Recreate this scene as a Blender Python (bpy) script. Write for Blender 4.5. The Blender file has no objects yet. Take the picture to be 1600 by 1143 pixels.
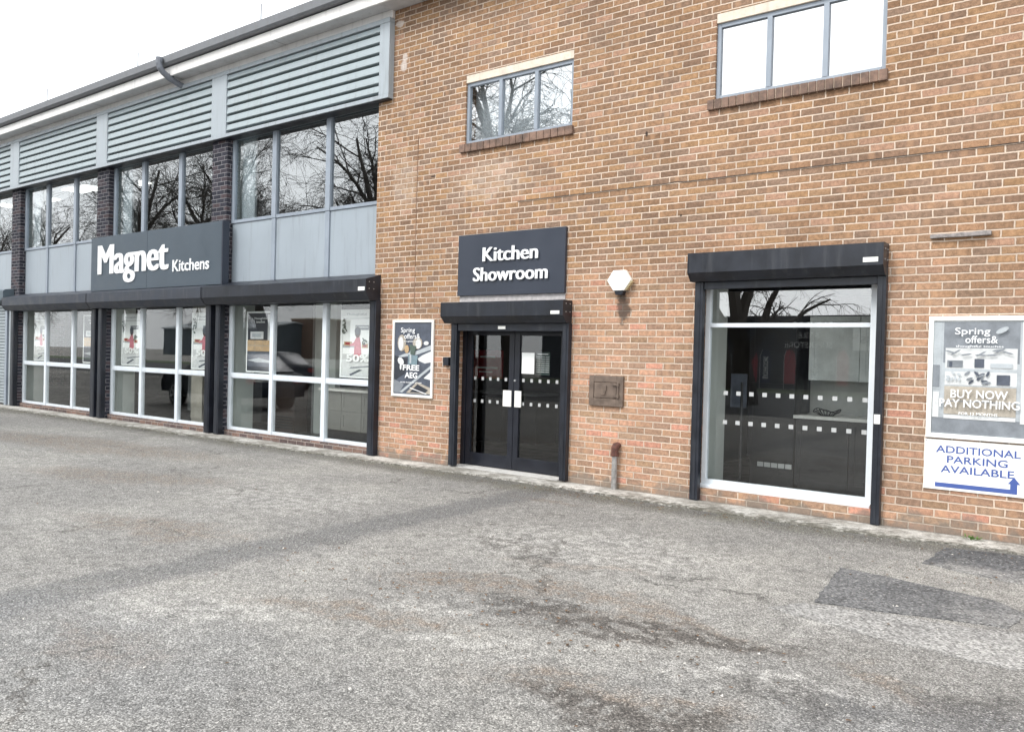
import bpy, bmesh, math, random
import numpy as np
from mathutils import Vector, Matrix
random.seed(7)
R = math.radians
C = bpy.context.scene.collection
S = bpy.context.scene

# ---------------------------------------------------------------- camera
cam = bpy.data.cameras.new('camera')
cam.lens = 28.711; cam.sensor_width = 36; cam.clip_end = 2000; cam.clip_start = .05
co = bpy.data.objects.new('camera', cam); C.objects.link(co); S.camera = co
yaw, pitch, roll = R(37.42914), R(-0.75502), R(1.48515)
fw = Vector((-math.sin(yaw) * math.cos(pitch), math.cos(yaw) * math.cos(pitch), math.sin(pitch)))
rt = Vector((math.cos(yaw), math.sin(yaw), 0)); up = rt.cross(fw)
r2 = rt * math.cos(roll) + up * math.sin(roll); u2 = up * math.cos(roll) - rt * math.sin(roll)
m = Matrix((r2, u2, -fw)).transposed().to_4x4(); m.translation = Vector((0, -8.3933, 1.55))
co.matrix_world = m

# ---------------------------------------------------------------- sky, sun, exposure
w = bpy.data.worlds.new('World'); S.world = w; w.use_nodes = True
nt = w.node_tree; nt.nodes.clear()
out = nt.nodes.new('ShaderNodeOutputWorld'); bg = nt.nodes.new('ShaderNodeBackground')
sky = nt.nodes.new('ShaderNodeTexSky'); sky.sky_type = 'NISHITA'; sky.sun_disc = False
sky.sun_elevation = R(48); sky.sun_rotation = R(200); sky.dust_density = 3
hs = nt.nodes.new('ShaderNodeHueSaturation'); hs.inputs['Saturation'].default_value = .12
mx = nt.nodes.new('ShaderNodeMix'); mx.data_type = 'RGBA'; mx.inputs[0].default_value = .82
mx.inputs[7].default_value = (8.6, 8.9, 9.1, 1)
nt.links.new(sky.outputs[0], hs.inputs['Color']); nt.links.new(hs.outputs[0], mx.inputs[6])
nt.links.new(mx.outputs[2], bg.inputs[0]); bg.inputs[1].default_value = .1
nt.links.new(bg.outputs[0], out.inputs[0])
sl = bpy.data.lights.new('sun', 'SUN'); sl.energy = .9; sl.angle = R(18); sl.color = (1, .97, .93)
so = bpy.data.objects.new('sun', sl); C.objects.link(so)
sd = Vector((math.sin(R(200)) * math.cos(R(48)), math.cos(R(200)) * math.cos(R(48)), math.sin(R(48))))
so.rotation_euler = sd.to_track_quat('Z', 'Y').to_euler(); so.location = (0, -30, 40)
S.view_settings.view_transform = 'Standard'; S.view_settings.look = 'None'
S.view_settings.exposure = 1.4; S.view_settings.gamma = 1
S.cycles.max_bounces = 8; S.cycles.transparent_max_bounces = 16

# ---------------------------------------------------------------- node helper
class NB:
    def __init__(s, name):
        s.m = bpy.data.materials.new(name); s.m.use_nodes = True
        s.t = s.m.node_tree; s.t.nodes.clear()
        s.out = s.t.nodes.new('ShaderNodeOutputMaterial')
    def n(s, typ, ins=None, **kw):
        nd = s.t.nodes.new('ShaderNode' + typ)
        for k, v in kw.items(): setattr(nd, k, v)
        for k, v in (ins or {}).items(): s.set(nd.inputs[k], v)
        return nd
    def set(s, sock, v):
        if isinstance(v, bpy.types.NodeSocket): s.t.links.new(v, sock)
        elif v is not None:
            if sock.type == 'RGBA' and len(v) == 3: v = (*v, 1)
            sock.default_value = v
    def math(s, op, a, b=None, c=None, clamp=False):
        nd = s.t.nodes.new('ShaderNodeMath'); nd.operation = op; nd.use_clamp = clamp
        for i, v in enumerate((a, b, c)):
            if v is not None: s.set(nd.inputs[i], v)
        return nd.outputs[0]
    def noise(s, vec, scale, detail=3, rough=.55):
        return s.n('TexNoise', {'Vector': vec, 'Scale': scale, 'Detail': detail, 'Roughness': rough}).outputs[0]
    def mr(s, v, a, b, c=0., d=1., smooth=True):
        nd = s.n('MapRange', {0: v, 1: a, 2: b, 3: c, 4: d}, interpolation_type='SMOOTHSTEP' if smooth else 'LINEAR')
        return nd.outputs[0]
    def mix(s, f, a, b, blend='MIX'):
        nd = s.n('Mix', data_type='RGBA', blend_type=blend)
        s.set(nd.inputs[0], f); s.set(nd.inputs[6], a); s.set(nd.inputs[7], b)
        return nd.outputs[2]
    def ramp(s, f, stops, interp='LINEAR'):
        nd = s.n('ValToRGB', {0: f}); e = nd.color_ramp; e.interpolation = interp
        while len(e.elements) < len(stops): e.elements.new(1)
        for el, (p, c) in zip(e.elements, stops): el.position = p; el.color = (*c, 1)
        return nd.outputs[0]
    def pos(s): return s.n('NewGeometry').outputs['Position']
    def sep(s, v):
        nd = s.n('SeparateXYZ', {0: v}); return nd.outputs
    def comb(s, x=0., y=0., z=0.): return s.n('CombineXYZ', {0: x, 1: y, 2: z}).outputs[0]
    def bsdf(s, col, rough=.6, metal=0., bump=None, bstr=.5, bdist=.005, spec=.5, **kw):
        b = s.n('BsdfPrincipled', {'Base Color': col, 'Roughness': rough, 'Metallic': metal, 'Specular IOR Level': spec})
        for k, v in kw.items(): s.set(b.inputs[k.replace('_', ' ')], v)
        if bump is not None:
            bn = s.n('Bump', {'Strength': bstr, 'Distance': bdist, 'Height': bump}); s.set(b.inputs['Normal'], bn.outputs[0])
        s.t.links.new(b.outputs[0], s.out.inputs[0]); return b
def lin(r, g, b):
    f = lambda v: ((v / 255 + .055) / 1.055) ** 2.4 if v > 10 else v / 255 / 12.92
    return (f(r), f(g), f(b))
def mul(c, k): return tuple(x * k for x in c)

def plain(name, rgb, rough=.5, metal=0., var=.12, scale=6., bump=0., fine=80., spec=.5, dirt=None, dcol=(.09, .08, .065)):
    """weathered paint / plastic / metal: broad and fine tone variation, slight grime"""
    b = NB(name); p = b.pos()
    n1 = b.noise(p, scale, 5); n2 = b.noise(p, fine, 2)
    f = b.math('ADD', b.mr(n1, .25, .75, 1 - var, 1 + var), b.mr(n2, .2, .8, -var * .35, var * .35))
    c = b.mix(1., rgb, b.comb(f, f, f), 'MULTIPLY')
    if dirt:
        x, y, z = b.sep(p)[:3]
        st = b.noise(b.comb(b.math('MULTIPLY', x, 14.), b.math('MULTIPLY', y, 14.), b.math('MULTIPLY', z, 1.3)), 1., 4)
        c = b.mix(b.mr(st, .5, .8, 0., dirt), c, dcol)
    rr = b.mr(n1, .3, .7, rough * .8, min(1, rough * 1.2))
    b.bsdf(c, rr, metal, b.noise(p, fine, 3) if bump else None, bump, .002, spec)
    return b.m

def brickmat(name, pal, mortar, pal_low=None, joint=.0055, uoff=.42, voff=-.05, stains=True, course=.075, length=.225):
    b = NB(name); p = b.pos(); x, y, z = b.sep(p)[:3]
    wv = b.n('TexNoise', {'Vector': p, 'Scale': 22., 'Detail': 2.}).outputs[1]
    wx, wy, wz = b.sep(wv)[:3]
    u = b.math('SUBTRACT', x, y)
    u = b.math('ADD', u, b.mr(wx, 0, 1, -.006, .006, False)); v = b.math('ADD', z, b.mr(wz, 0, 1, -.0045, .0045, False))
    V = b.math('ADD', b.math('DIVIDE', v, course), voff); row = b.math('FLOOR', V); fv = b.math('FRACT', V)
    half = b.math('MULTIPLY', b.math('FLOORED_MODULO', row, 2.), .5)
    jit = b.n('TexWhiteNoise', {'W': row}, noise_dimensions='1D').outputs[0]
    U = b.math('ADD', b.math('ADD', b.math('DIVIDE', u, length), uoff), b.math('ADD', half, b.math('MULTIPLY', b.math('SUBTRACT', jit, .5), .14)))
    col = b.math('FLOOR', U); fu = b.math('FRACT', U)
    du = b.math('MULTIPLY', b.math('MINIMUM', fu, b.math('SUBTRACT', 1., fu)), length)
    dv = b.math('MULTIPLY', b.math('MINIMUM', fv, b.math('SUBTRACT', 1., fv)), course)
    d = b.math('MINIMUM', du, dv)
    mask = b.mr(d, joint - .0018, joint + .0018)
    wn = b.n('TexWhiteNoise', {'Vector': b.comb(col, row, 0.)}, noise_dimensions='2D')
    rnd, rc = wn.outputs[0], wn.outputs[1]; ra, rb, rcc = b.sep(rc)[:3]
    c = b.ramp(rnd, [(i / len(pal), q) for i, q in enumerate(pal)], 'CONSTANT')
    if pal_low:
        c2 = b.ramp(rnd, [(i / len(pal_low), q) for i, q in enumerate(pal_low)], 'CONSTANT')
        zz = b.math('ADD', z, b.mr(b.noise(p, .7, 3), .2, .8, -.8, .8))
        c = b.mix(b.mr(zz, 1.5, 3.1), c2, c)
    n1 = b.noise(p, 26., 4, .65); n2 = b.noise(p, 130., 2, .7); n3 = b.noise(p, .55, 3)
    f = b.math('MULTIPLY', b.mr(n1, .25, .75, .72, 1.28), b.mr(rb, 0., 1., .9, 1.1, False))
    f = b.math('MULTIPLY', f, b.mr(n2, .25, .75, .78, 1.22))
    f = b.math('MULTIPLY', f, b.mr(n3, .3, .7, .86, 1.1))
    # darker fired edges of each brick
    f = b.math('MULTIPLY', f, b.mr(d, joint, joint + .012, .86, 1.02))
    c = b.mix(1., c, b.comb(f, f, f), 'MULTIPLY')
    # kiln marks: pale band across some bricks
    band = b.math('MULTIPLY', b.mr(b.math('ABSOLUTE', b.math('SUBTRACT', fu, ra)), .05, .2, 1., 0.), b.mr(rcc, .72, .8))
    c = b.mix(b.math('MULTIPLY', band, .35), c, mul(pal[0], 1.7))
    mn = b.noise(p, 60., 3)
    mc = b.mix(b.mr(b.noise(p, 1.6, 4), .35, .72), mortar, mul(mortar, .72))
    mc = b.mix(b.mr(mn, .35, .7, 0., .35), mc, mul(mortar, .55))
    c = b.mix(mask, mc, c)
    if stains:
        def blob(cx, cz, rx, rz, w=.5):
            q = b.math('ADD', b.math('POWER', b.math('DIVIDE', b.math('SUBTRACT', x, cx), rx), 2.), b.math('POWER', b.math('DIVIDE', b.math('SUBTRACT', z, cz), rz), 2.))
            q = b.math('ADD', q, b.mr(b.noise(p, 7., 4), .2, .8, -w, w)); return b.mr(q, .2, 1., 1., 0.)
        white = b.math('MAXIMUM', b.math('MAXIMUM', blob(-6.9, 3.85, .75, .32), blob(-8.45, 4.0, .3, .5)), blob(-7.2, 2.28, .5, .1))
        c = b.mix(b.math('MULTIPLY', b.math('MULTIPLY', white, b.mr(b.noise(p, 12., 4, .7), .35, .65, .2, 1.)), .34), c, (.62, .53, .45))
        c = b.mix(b.math('MULTIPLY', blob(-4.8, 2.15, .12, .2, .9), .8), c, (.05, .04, .035))
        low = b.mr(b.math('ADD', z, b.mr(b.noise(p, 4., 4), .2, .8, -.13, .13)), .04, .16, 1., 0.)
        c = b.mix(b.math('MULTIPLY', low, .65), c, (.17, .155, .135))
    if stains:
        hole = b.math('MAXIMUM', blob(-4.56, 4.13, .022, .04, .2), b.math('MAXIMUM', blob(-4.1, 3.16, .016, .016, .2), blob(-7.9, 4.02, .06, .014, .2)))
        c = b.mix(b.math('MULTIPLY', hole, .9), c, (.03, .022, .02))
        c = b.mix(b.math('MULTIPLY', b.math('MAXIMUM', blob(-8.52, 5.72, .08, .14, .6), blob(-8.62, 6.3, .1, .06, .6)), .7), c, (.62, .56, .52))
        rain = b.mr(b.noise(b.comb(b.math('MULTIPLY', x, 5.), 0., b.math('MULTIPLY', z, .35)), 1., 4), .5, .75, 0., 1.)
        c = b.mix(b.math('MULTIPLY', b.math('MULTIPLY', rain, b.mr(z, 4.8, 6.5)), .35), c, (.16, .12, .10))
    h = b.math('ADD', b.math('MULTIPLY', mask, 1.), b.math('MULTIPLY', n1, .35))
    b.bsdf(c, .9, 0, h, .75, .006, .25); return b.m

def glass(name, f0, tint=(1, 1, 1), tex=0.):
    b = NB(name)
    lw = b.n('LayerWeight', {0: .5}); fac = b.math('POWER', lw.outputs[1], 5.)
    fac = b.math('ADD', b.math('MULTIPLY', fac, 1 - f0), f0)
    p = b.pos(); nz = b.noise(p, 1.1, 1.); bn = b.n('Bump', {'Strength': .02, 'Distance': .01, 'Height': nz})
    g = b.n('BsdfGlossy', {'Color': (1, 1, 1, 1), 'Roughness': tex, 'Normal': bn.outputs[0]})
    t = b.n('BsdfTransparent', {'Color': (*tint, 1)})
    m_ = b.n('MixShader', {0: fac, 1: t.outputs[0], 2: g.outputs[0]})
    b.t.links.new(m_.outputs[0], b.out.inputs[0]); return b.m
def emit(name, col, s):
    b = NB(name); e = b.n('Emission', {0: (*col, 1), 1: s}); b.t.links.new(e.outputs[0], b.out.inputs[0]); return b.m

# ---------------------------------------------------------------- materials
up_pal = [lin(*c) for c in [(164, 125, 92), (155, 119, 90), (170, 130, 92), (148, 117, 95), (174, 133, 94), (158, 123, 96), (152, 115, 86), (146, 114, 92), (162, 124, 93), (172, 134, 100), (150, 121, 101), (166, 126, 94), (180, 138, 112)]]
lo_pal = [lin(*c) for c in [(180, 140, 113), (171, 133, 108), (188, 145, 118), (166, 131, 108), (192, 145, 119), (176, 140, 115), (160, 126, 104), (183, 140, 112), (170, 138, 114), (198, 140, 118), (164, 131, 104), (178, 136, 112), (156, 124, 104)]]
dk_pal = [lin(*c) for c in [(50, 50, 58), (60, 57, 64), (44, 45, 53), (66, 59, 64), (48, 49, 57), (72, 62, 65), (40, 41, 48)]]
M = {}
def desat(c, k, g):
    l = .3 * c[0] + .6 * c[1] + .1 * c[2]; return tuple((l + (v - l) * k) * g for v in c)
M['brick'] = brickmat('tan_brick', [desat((c[0] * .80, c[1] * .80, c[2] * .77), .87, 1.02) for c in up_pal], mul(lin(236, 214, 194), .8), [desat((c[0] * .86, c[1] * .88, c[2] * .86), .92, 1.) for c in lo_pal], joint=.0066)
M['plinth_brick'] = brickmat('plinth_brick', [lin(*c) for c in [(112, 94, 88), (124, 102, 92), (100, 88, 86), (132, 108, 98), (96, 82, 80)]], lin(176, 164, 156), stains=False, voff=.1)
M['dark_brick'] = brickmat('dark_brick', dk_pal, lin(142, 140, 144), stains=False, uoff=.1, joint=.0048)
M['sill_brick'] = plain('sill_brick', lin(118, 96, 84), .9, 0, .5, 7, .8, 60)
M['mortar'] = plain('mortar', lin(200, 180, 160), .95, 0, .2, 20, .5)
M['lintel'] = plain('concrete_lintel', lin(214, 202, 186), .9, 0, .14, 8, .4, 60, dirt=.25)
M['clad'] = plain('grey_cladding', lin(150, 161, 165), .45, 0, .06, 1.5, dirt=.3)
M['clad_trim'] = plain('grey_trim', lin(158, 166, 172), .45, 0, .06, 1.5, dirt=.3)
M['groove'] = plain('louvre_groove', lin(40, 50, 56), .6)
M['spandrel'] = plain('grey_panel', lin(150, 159, 167), .35, 0, .05, 1.2, dirt=.25)
M['frame_grey'] = plain('grey_frame', lin(140, 149, 160), .4, 0, .08, 4, dirt=.15)
M['frame_white'] = plain('white_frame', lin(214, 221, 227), .4, 0, .05, 4, dirt=.12)
M['black'] = plain('black_shutter_paint', lin(27, 31, 40), .4, 0, .35, 5, dirt=.45, dcol=(.06, .062, .068)); M['black_faded'] = plain('faded_black_paint', lin(46, 51, 61), .5, 0, .25, 4, dirt=.4, dcol=(.09, .093, .1))
M['black_door'] = plain('black_door_paint', lin(26, 29, 38), .35, 0, .2, 4)
M['sign_slate'] = plain('slate_sign_panel', lin(66, 77, 87), .45, 0, .06, 2)
M['sign_dark'] = plain('dark_sign_panel', lin(48, 54, 66), .4, 0, .06, 2)
M['white'] = plain('white_lettering', (.82, .83, .84), .4, 0, .02)
M['soffit'] = plain('soffit_board', lin(196, 196, 198), .6, 0, .1, 3, dirt=.25)
M['fascia'] = plain('fascia_board', lin(222, 220, 218), .5, 0, .06, 3, dirt=.2)
M['gutter'] = plain('grey_gutter', lin(112, 114, 118), .6, 0, .15, 6, dirt=.3)
M['pipe'] = plain('grey_pipe', lin(110, 114, 122), .4, 0, .15, 10)
M['roof'] = plain('roof_sheet', lin(110, 112, 115), .7)
M['shutter_grey'] = plain('galvanised_slats', lin(168, 176, 180), .4, .3, .08, 4, dirt=.2)
M['safe'] = plain('bronze_safe_paint', lin(112, 98, 88), .5, .3, .22, 14, .4, 70, dirt=.3)
M['galv'] = plain('galvanised_steel', lin(150, 148, 146), .6, .3, .3, 20, .5, 60, dirt=.4)
M['rust'] = plain('rusty_iron', lin(92, 60, 52), .85, 0, .4, 30, .8, 90)
M['cream'] = plain('cream_plastic', lin(232, 214, 168), .45, 0, .08, 20)
M['white_plastic'] = plain('white_plastic', (.84, .84, .8), .35, 0, .03)
M['wood_grey'] = plain('weathered_wood', lin(138, 132, 130), .9, 0, .3, 30, .6)
M['cable'] = plain('black_cable', (.02, .02, .022), .6)
M['concrete'] = None
M['paper'] = plain('white_paper', (.9, .92, .91), .8, 0, .02)
M['blue'] = plain('blue_print', lin(66, 88, 152), .5, 0, .04)
M['pic_dark'] = plain('print_dark_grey', lin(76, 82, 94), .4, 0, .22, 9)
M['pic_mid'] = plain('print_mid_grey', lin(124, 129, 135), .4, 0, .15, 9)
M['pic_light'] = plain('print_light_grey', lin(172, 178, 182), .4, 0, .12, 5)
M['pic_pale'] = plain('print_pale', lin(206, 208, 208), .4, 0, .1, 14)
M['pic_black'] = plain('print_black', lin(46, 50, 58), .4, 0, .2, 14)
M['pic_wood'] = plain('print_wood', lin(168, 160, 148), .4, 0, .2, 10)
M['pic_oak'] = plain('print_oak', lin(186, 158, 122), .4, 0, .2, 12)
M['pic_teal'] = plain('print_glass', lin(112, 132, 140), .4, 0, .2, 20)
M['pic_pink'] = plain('print_pink', lin(196, 120, 132), .5, 0, .15, 20)
M['pic_red'] = plain('print_red', lin(150, 44, 52), .5, 0, .1, 10)
M['pic_green'] = plain('print_leaf', lin(78, 92, 84), .5, 0, .25, 30)
M['pic_skin'] = plain('print_brown', lin(84, 62, 58), .5, 0, .1)
M['wall_in'] = plain('interior_wall', lin(196, 202, 198), .8, 0, .04, 2)
M['wall_in2'] = plain('interior_grey_wall', lin(72, 74, 73), .8, 0, .06, 2)
M['floor_in'] = plain('interior_floor', lin(32, 32, 34), .35, 0, .2, 4)
M['ceil_in'] = plain('interior_ceiling', lin(84, 86, 88), .9, 0, .05)
M['unit_dark'] = plain('charcoal_cabinet', lin(30, 31, 34), .4, 0, .1)
M['unit_grey'] = plain('grey_cabinet', lin(128, 132, 132), .4, 0, .06)
M['worktop'] = plain('pale_worktop', lin(210, 210, 206), .3, 0, .06)
M['steel'] = plain('brushed_steel', lin(196, 198, 200), .35, .6, .08)
M['lamp_low'] = emit('lit_downlight', (1, .97, .92), 7.)
M['lamp'] = emit('lit_light_panel', (1, .97, .9), 1.1)
M['glass'] = glass('window_glass', .048, (.96, .97, .965))
M['glass_mid'] = glass('top_light_glass', .065, (.96, .97, .965)); M['glass_top'] = glass('coated_top_light_glass', .17, (.95, .96, .96)); M['glass_up'] = glass('upper_window_glass', .2, (.85, .88, .89))
M['glass_film'] = glass('reflective_film_glass', .3, (.92, .94, .95)); M['glass_film2'] = glass('bright_film_glass', .5, (.5, .52, .54))
M['blind'] = plain('pale_blind', lin(226, 230, 232), .8, 0, .04)
M['bark'] = plain('tree_bark', (.045, .038, .032), .95, 0, .3, 12)
M['dot'] = plain('white_vinyl', lin(176, 178, 178), .6, 0, .04)

# ---------------------------------------------------------------- mesh helper
org = {}
class MB:
    def __init__(s): s.v = []; s.f = []; s.mi = []
    def add(s, vs, fs, mi=0):
        k = len(s.v); s.v += [tuple(q) for q in vs]; s.f += [tuple(i + k for i in f) for f in fs]; s.mi += [mi] * len(fs); return s
    def box(s, x0, x1, y0, y1, z0, z1, mi=0):
        vs = [(x, y, z) for z in (z0, z1) for y in (y0, y1) for x in (x0, x1)]
        return s.add(vs, [(0, 2, 3, 1), (4, 5, 7, 6), (0, 1, 5, 4), (2, 6, 7, 3), (0, 4, 6, 2), (1, 3, 7, 5)], mi)
    def prism_x(s, prof, x0, x1, mi=0):      # prof: (y,z) polygon
        n = len(prof); vs = [(x0, a, b) for a, b in prof] + [(x1, a, b) for a, b in prof]
        fs = [(i, (i + 1) % n, n + (i + 1) % n, n + i) for i in range(n)] + [tuple(range(n))[::-1], tuple(range(n, 2 * n))]
        return s.add(vs, fs, mi)
    def prism_y(s, prof, y0, y1, mi=0):      # prof: (x,z) polygon
        n = len(prof); vs = [(a, y0, b) for a, b in prof] + [(a, y1, b) for a, b in prof]
        fs = [(i, (i + 1) % n, n + (i + 1) % n, n + i) for i in range(n)] + [tuple(range(n))[::-1], tuple(range(n, 2 * n))]
        return s.add(vs, fs, mi)
    def prism_z(s, prof, z0, z1, mi=0):
        n = len(prof); vs = [(a, b, z0) for a, b in prof] + [(a, b, z1) for a, b in prof]
        fs = [(i, (i + 1) % n, n + (i + 1) % n, n + i) for i in range(n)] + [tuple(range(n))[::-1], tuple(range(n, 2 * n))]
        return s.add(vs, fs, mi)
    def tube(s, pts, r, n=8, mi=0, cap=True):
        pts = [Vector(p) for p in pts]; rs = r if isinstance(r, (list, tuple)) else [r] * len(pts)
        vs = []; prev = None
        for i, p in enumerate(pts):
            d = (pts[min(i + 1, len(pts) - 1)] - pts[max(i - 1, 0)]).normalized()
            a = prev - d * prev.dot(d) if prev is not None else d.orthogonal()
            a.normalize(); prev = a; b_ = d.cross(a)
            vs += [p + (a * math.cos(2 * math.pi * k / n) + b_ * math.sin(2 * math.pi * k / n)) * rs[i] for k in range(n)]
        fs = [(i * n + k, i * n + (k + 1) % n, (i + 1) * n + (k + 1) % n, (i + 1) * n + k) for i in range(len(pts) - 1) for k in range(n)]
        if cap: fs += [tuple(range(n))[::-1], tuple(range((len(pts) - 1) * n, len(pts) * n))]
        return s.add(vs, fs, mi)
    def build(s, name, mats, parent=None, bevel=0., smooth=False):
        o_ = org.get(parent, Vector((0, 0, 0)))
        me = bpy.data.meshes.new(name)
        me.from_pydata([(a - o_.x, b - o_.y, c - o_.z) for a, b, c in s.v], [], s.f)
        mats = mats if isinstance(mats, (list, tuple)) else [mats]
        for q in mats: me.materials.append(M[q] if isinstance(q, str) else q)
        me.polygons.foreach_set('material_index', s.mi)
        bm = bmesh.new(); bm.from_mesh(me); bmesh.ops.recalc_face_normals(bm, faces=bm.faces)
        if bevel: bmesh.ops.bevel(bm, geom=bm.edges[:], offset=bevel, segments=2, affect='EDGES', profile=.6, clamp_overlap=True)
        bm.to_mesh(me); bm.free()
        if smooth: me.polygons.foreach_set('use_smooth', [True] * len(me.polygons))
        ob = bpy.data.objects.new(name, me); C.objects.link(ob)
        if parent: ob.parent = parent
        org[ob] = o_; return ob
def box(*a): return MB().box(*a)
def tag(o, label=None, cat=None, group=None, kind=None):
    for k, v in (('label', label), ('category', cat), ('group', group), ('kind', kind)):
        if v: o[k] = v
    return o
def thing(name, label, cat, loc=(0, 0, 0), group=None):
    o = bpy.data.objects.new(name, None); o.empty_display_size = .2; C.objects.link(o); o.location = loc; org[o] = Vector(loc)
    return tag(o, label, cat, group)
def copy_tree(o, parent=None):
    c = o.copy(); C.objects.link(c)
    if parent: c.parent = parent
    for ch in list(o.children): copy_tree(ch, c)
    return c
def text(body, x0, x1, z0, z1, y, mat, parent, name='lettering', bold=.02, depth=.004, flip=False, shear=0., space=1., fat=0., up=False):
    cu = bpy.data.curves.new('txt', 'FONT'); cu.body = body; cu.size = 1; cu.offset = bold; cu.extrude = .5; cu.resolution_u = 3
    cu.shear = shear; cu.space_character = space
    t = bpy.data.objects.new('txt', cu); C.objects.link(t)
    dg = bpy.context.evaluated_depsgraph_get(); dg.update()
    me = bpy.data.meshes.new_from_object(t.evaluated_get(dg)); bpy.data.objects.remove(t); bpy.data.curves.remove(cu)
    if fat:
        b0 = bmesh.new(); b0.from_mesh(me)
        for k, dx in enumerate((-fat, -fat / 2, fat / 2, fat)):
            gx = bmesh.ops.duplicate(b0, geom=[f for f in b0.faces if f.tag is False][:len(me.polygons)])['geom']
            for v in gx:
                if isinstance(v, bmesh.types.BMVert): v.co.x += dx; v.co.z *= 1 - .03 * (k + 1)
        b0.to_mesh(me); b0.free()
    n = len(me.vertices); a = np.empty(n * 3); me.vertices.foreach_get('co', a); a = a.reshape(-1, 3)
    lo, hi = a.min(0), a.max(0); q = (a - lo) / np.maximum(hi - lo, 1e-6); o_ = org.get(parent, Vector((0, 0, 0)))
    X = (x0 + (x1 - x0) * q[:, 0]) if not flip else (x1 - (x1 - x0) * q[:, 0])
    Y = (y - depth * q[:, 2]) if not flip else (y + depth * q[:, 2])
    Z = z0 + (z1 - z0) * q[:, 1]
    if up: X = x0 + (x1 - x0) * q[:, 1]; Z = z0 + (z1 - z0) * q[:, 0]
    me.vertices.foreach_set('co', np.stack([X - o_.x, Y - o_.y, Z - o_.z], 1).ravel()); me.name = name
    me.materials.clear(); me.materials.append(M[mat]); me.update()
    ob = bpy.data.objects.new(name, me); C.objects.link(ob); ob.parent = parent; org[ob] = o_; return ob
def ell(cx, cz, rx, rz, n=14, rot=0., a0=0., a1=2 * math.pi):
    P = []
    for k in range(n):
        a = a0 + (a1 - a0) * k / n; ex, ez = rx * math.cos(a), rz * math.sin(a)
        P.append((cx + ex * math.cos(rot) - ez * math.sin(rot), cz + ex * math.sin(rot) + ez * math.cos(rot)))
    return P

exec_parts = []
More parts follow.
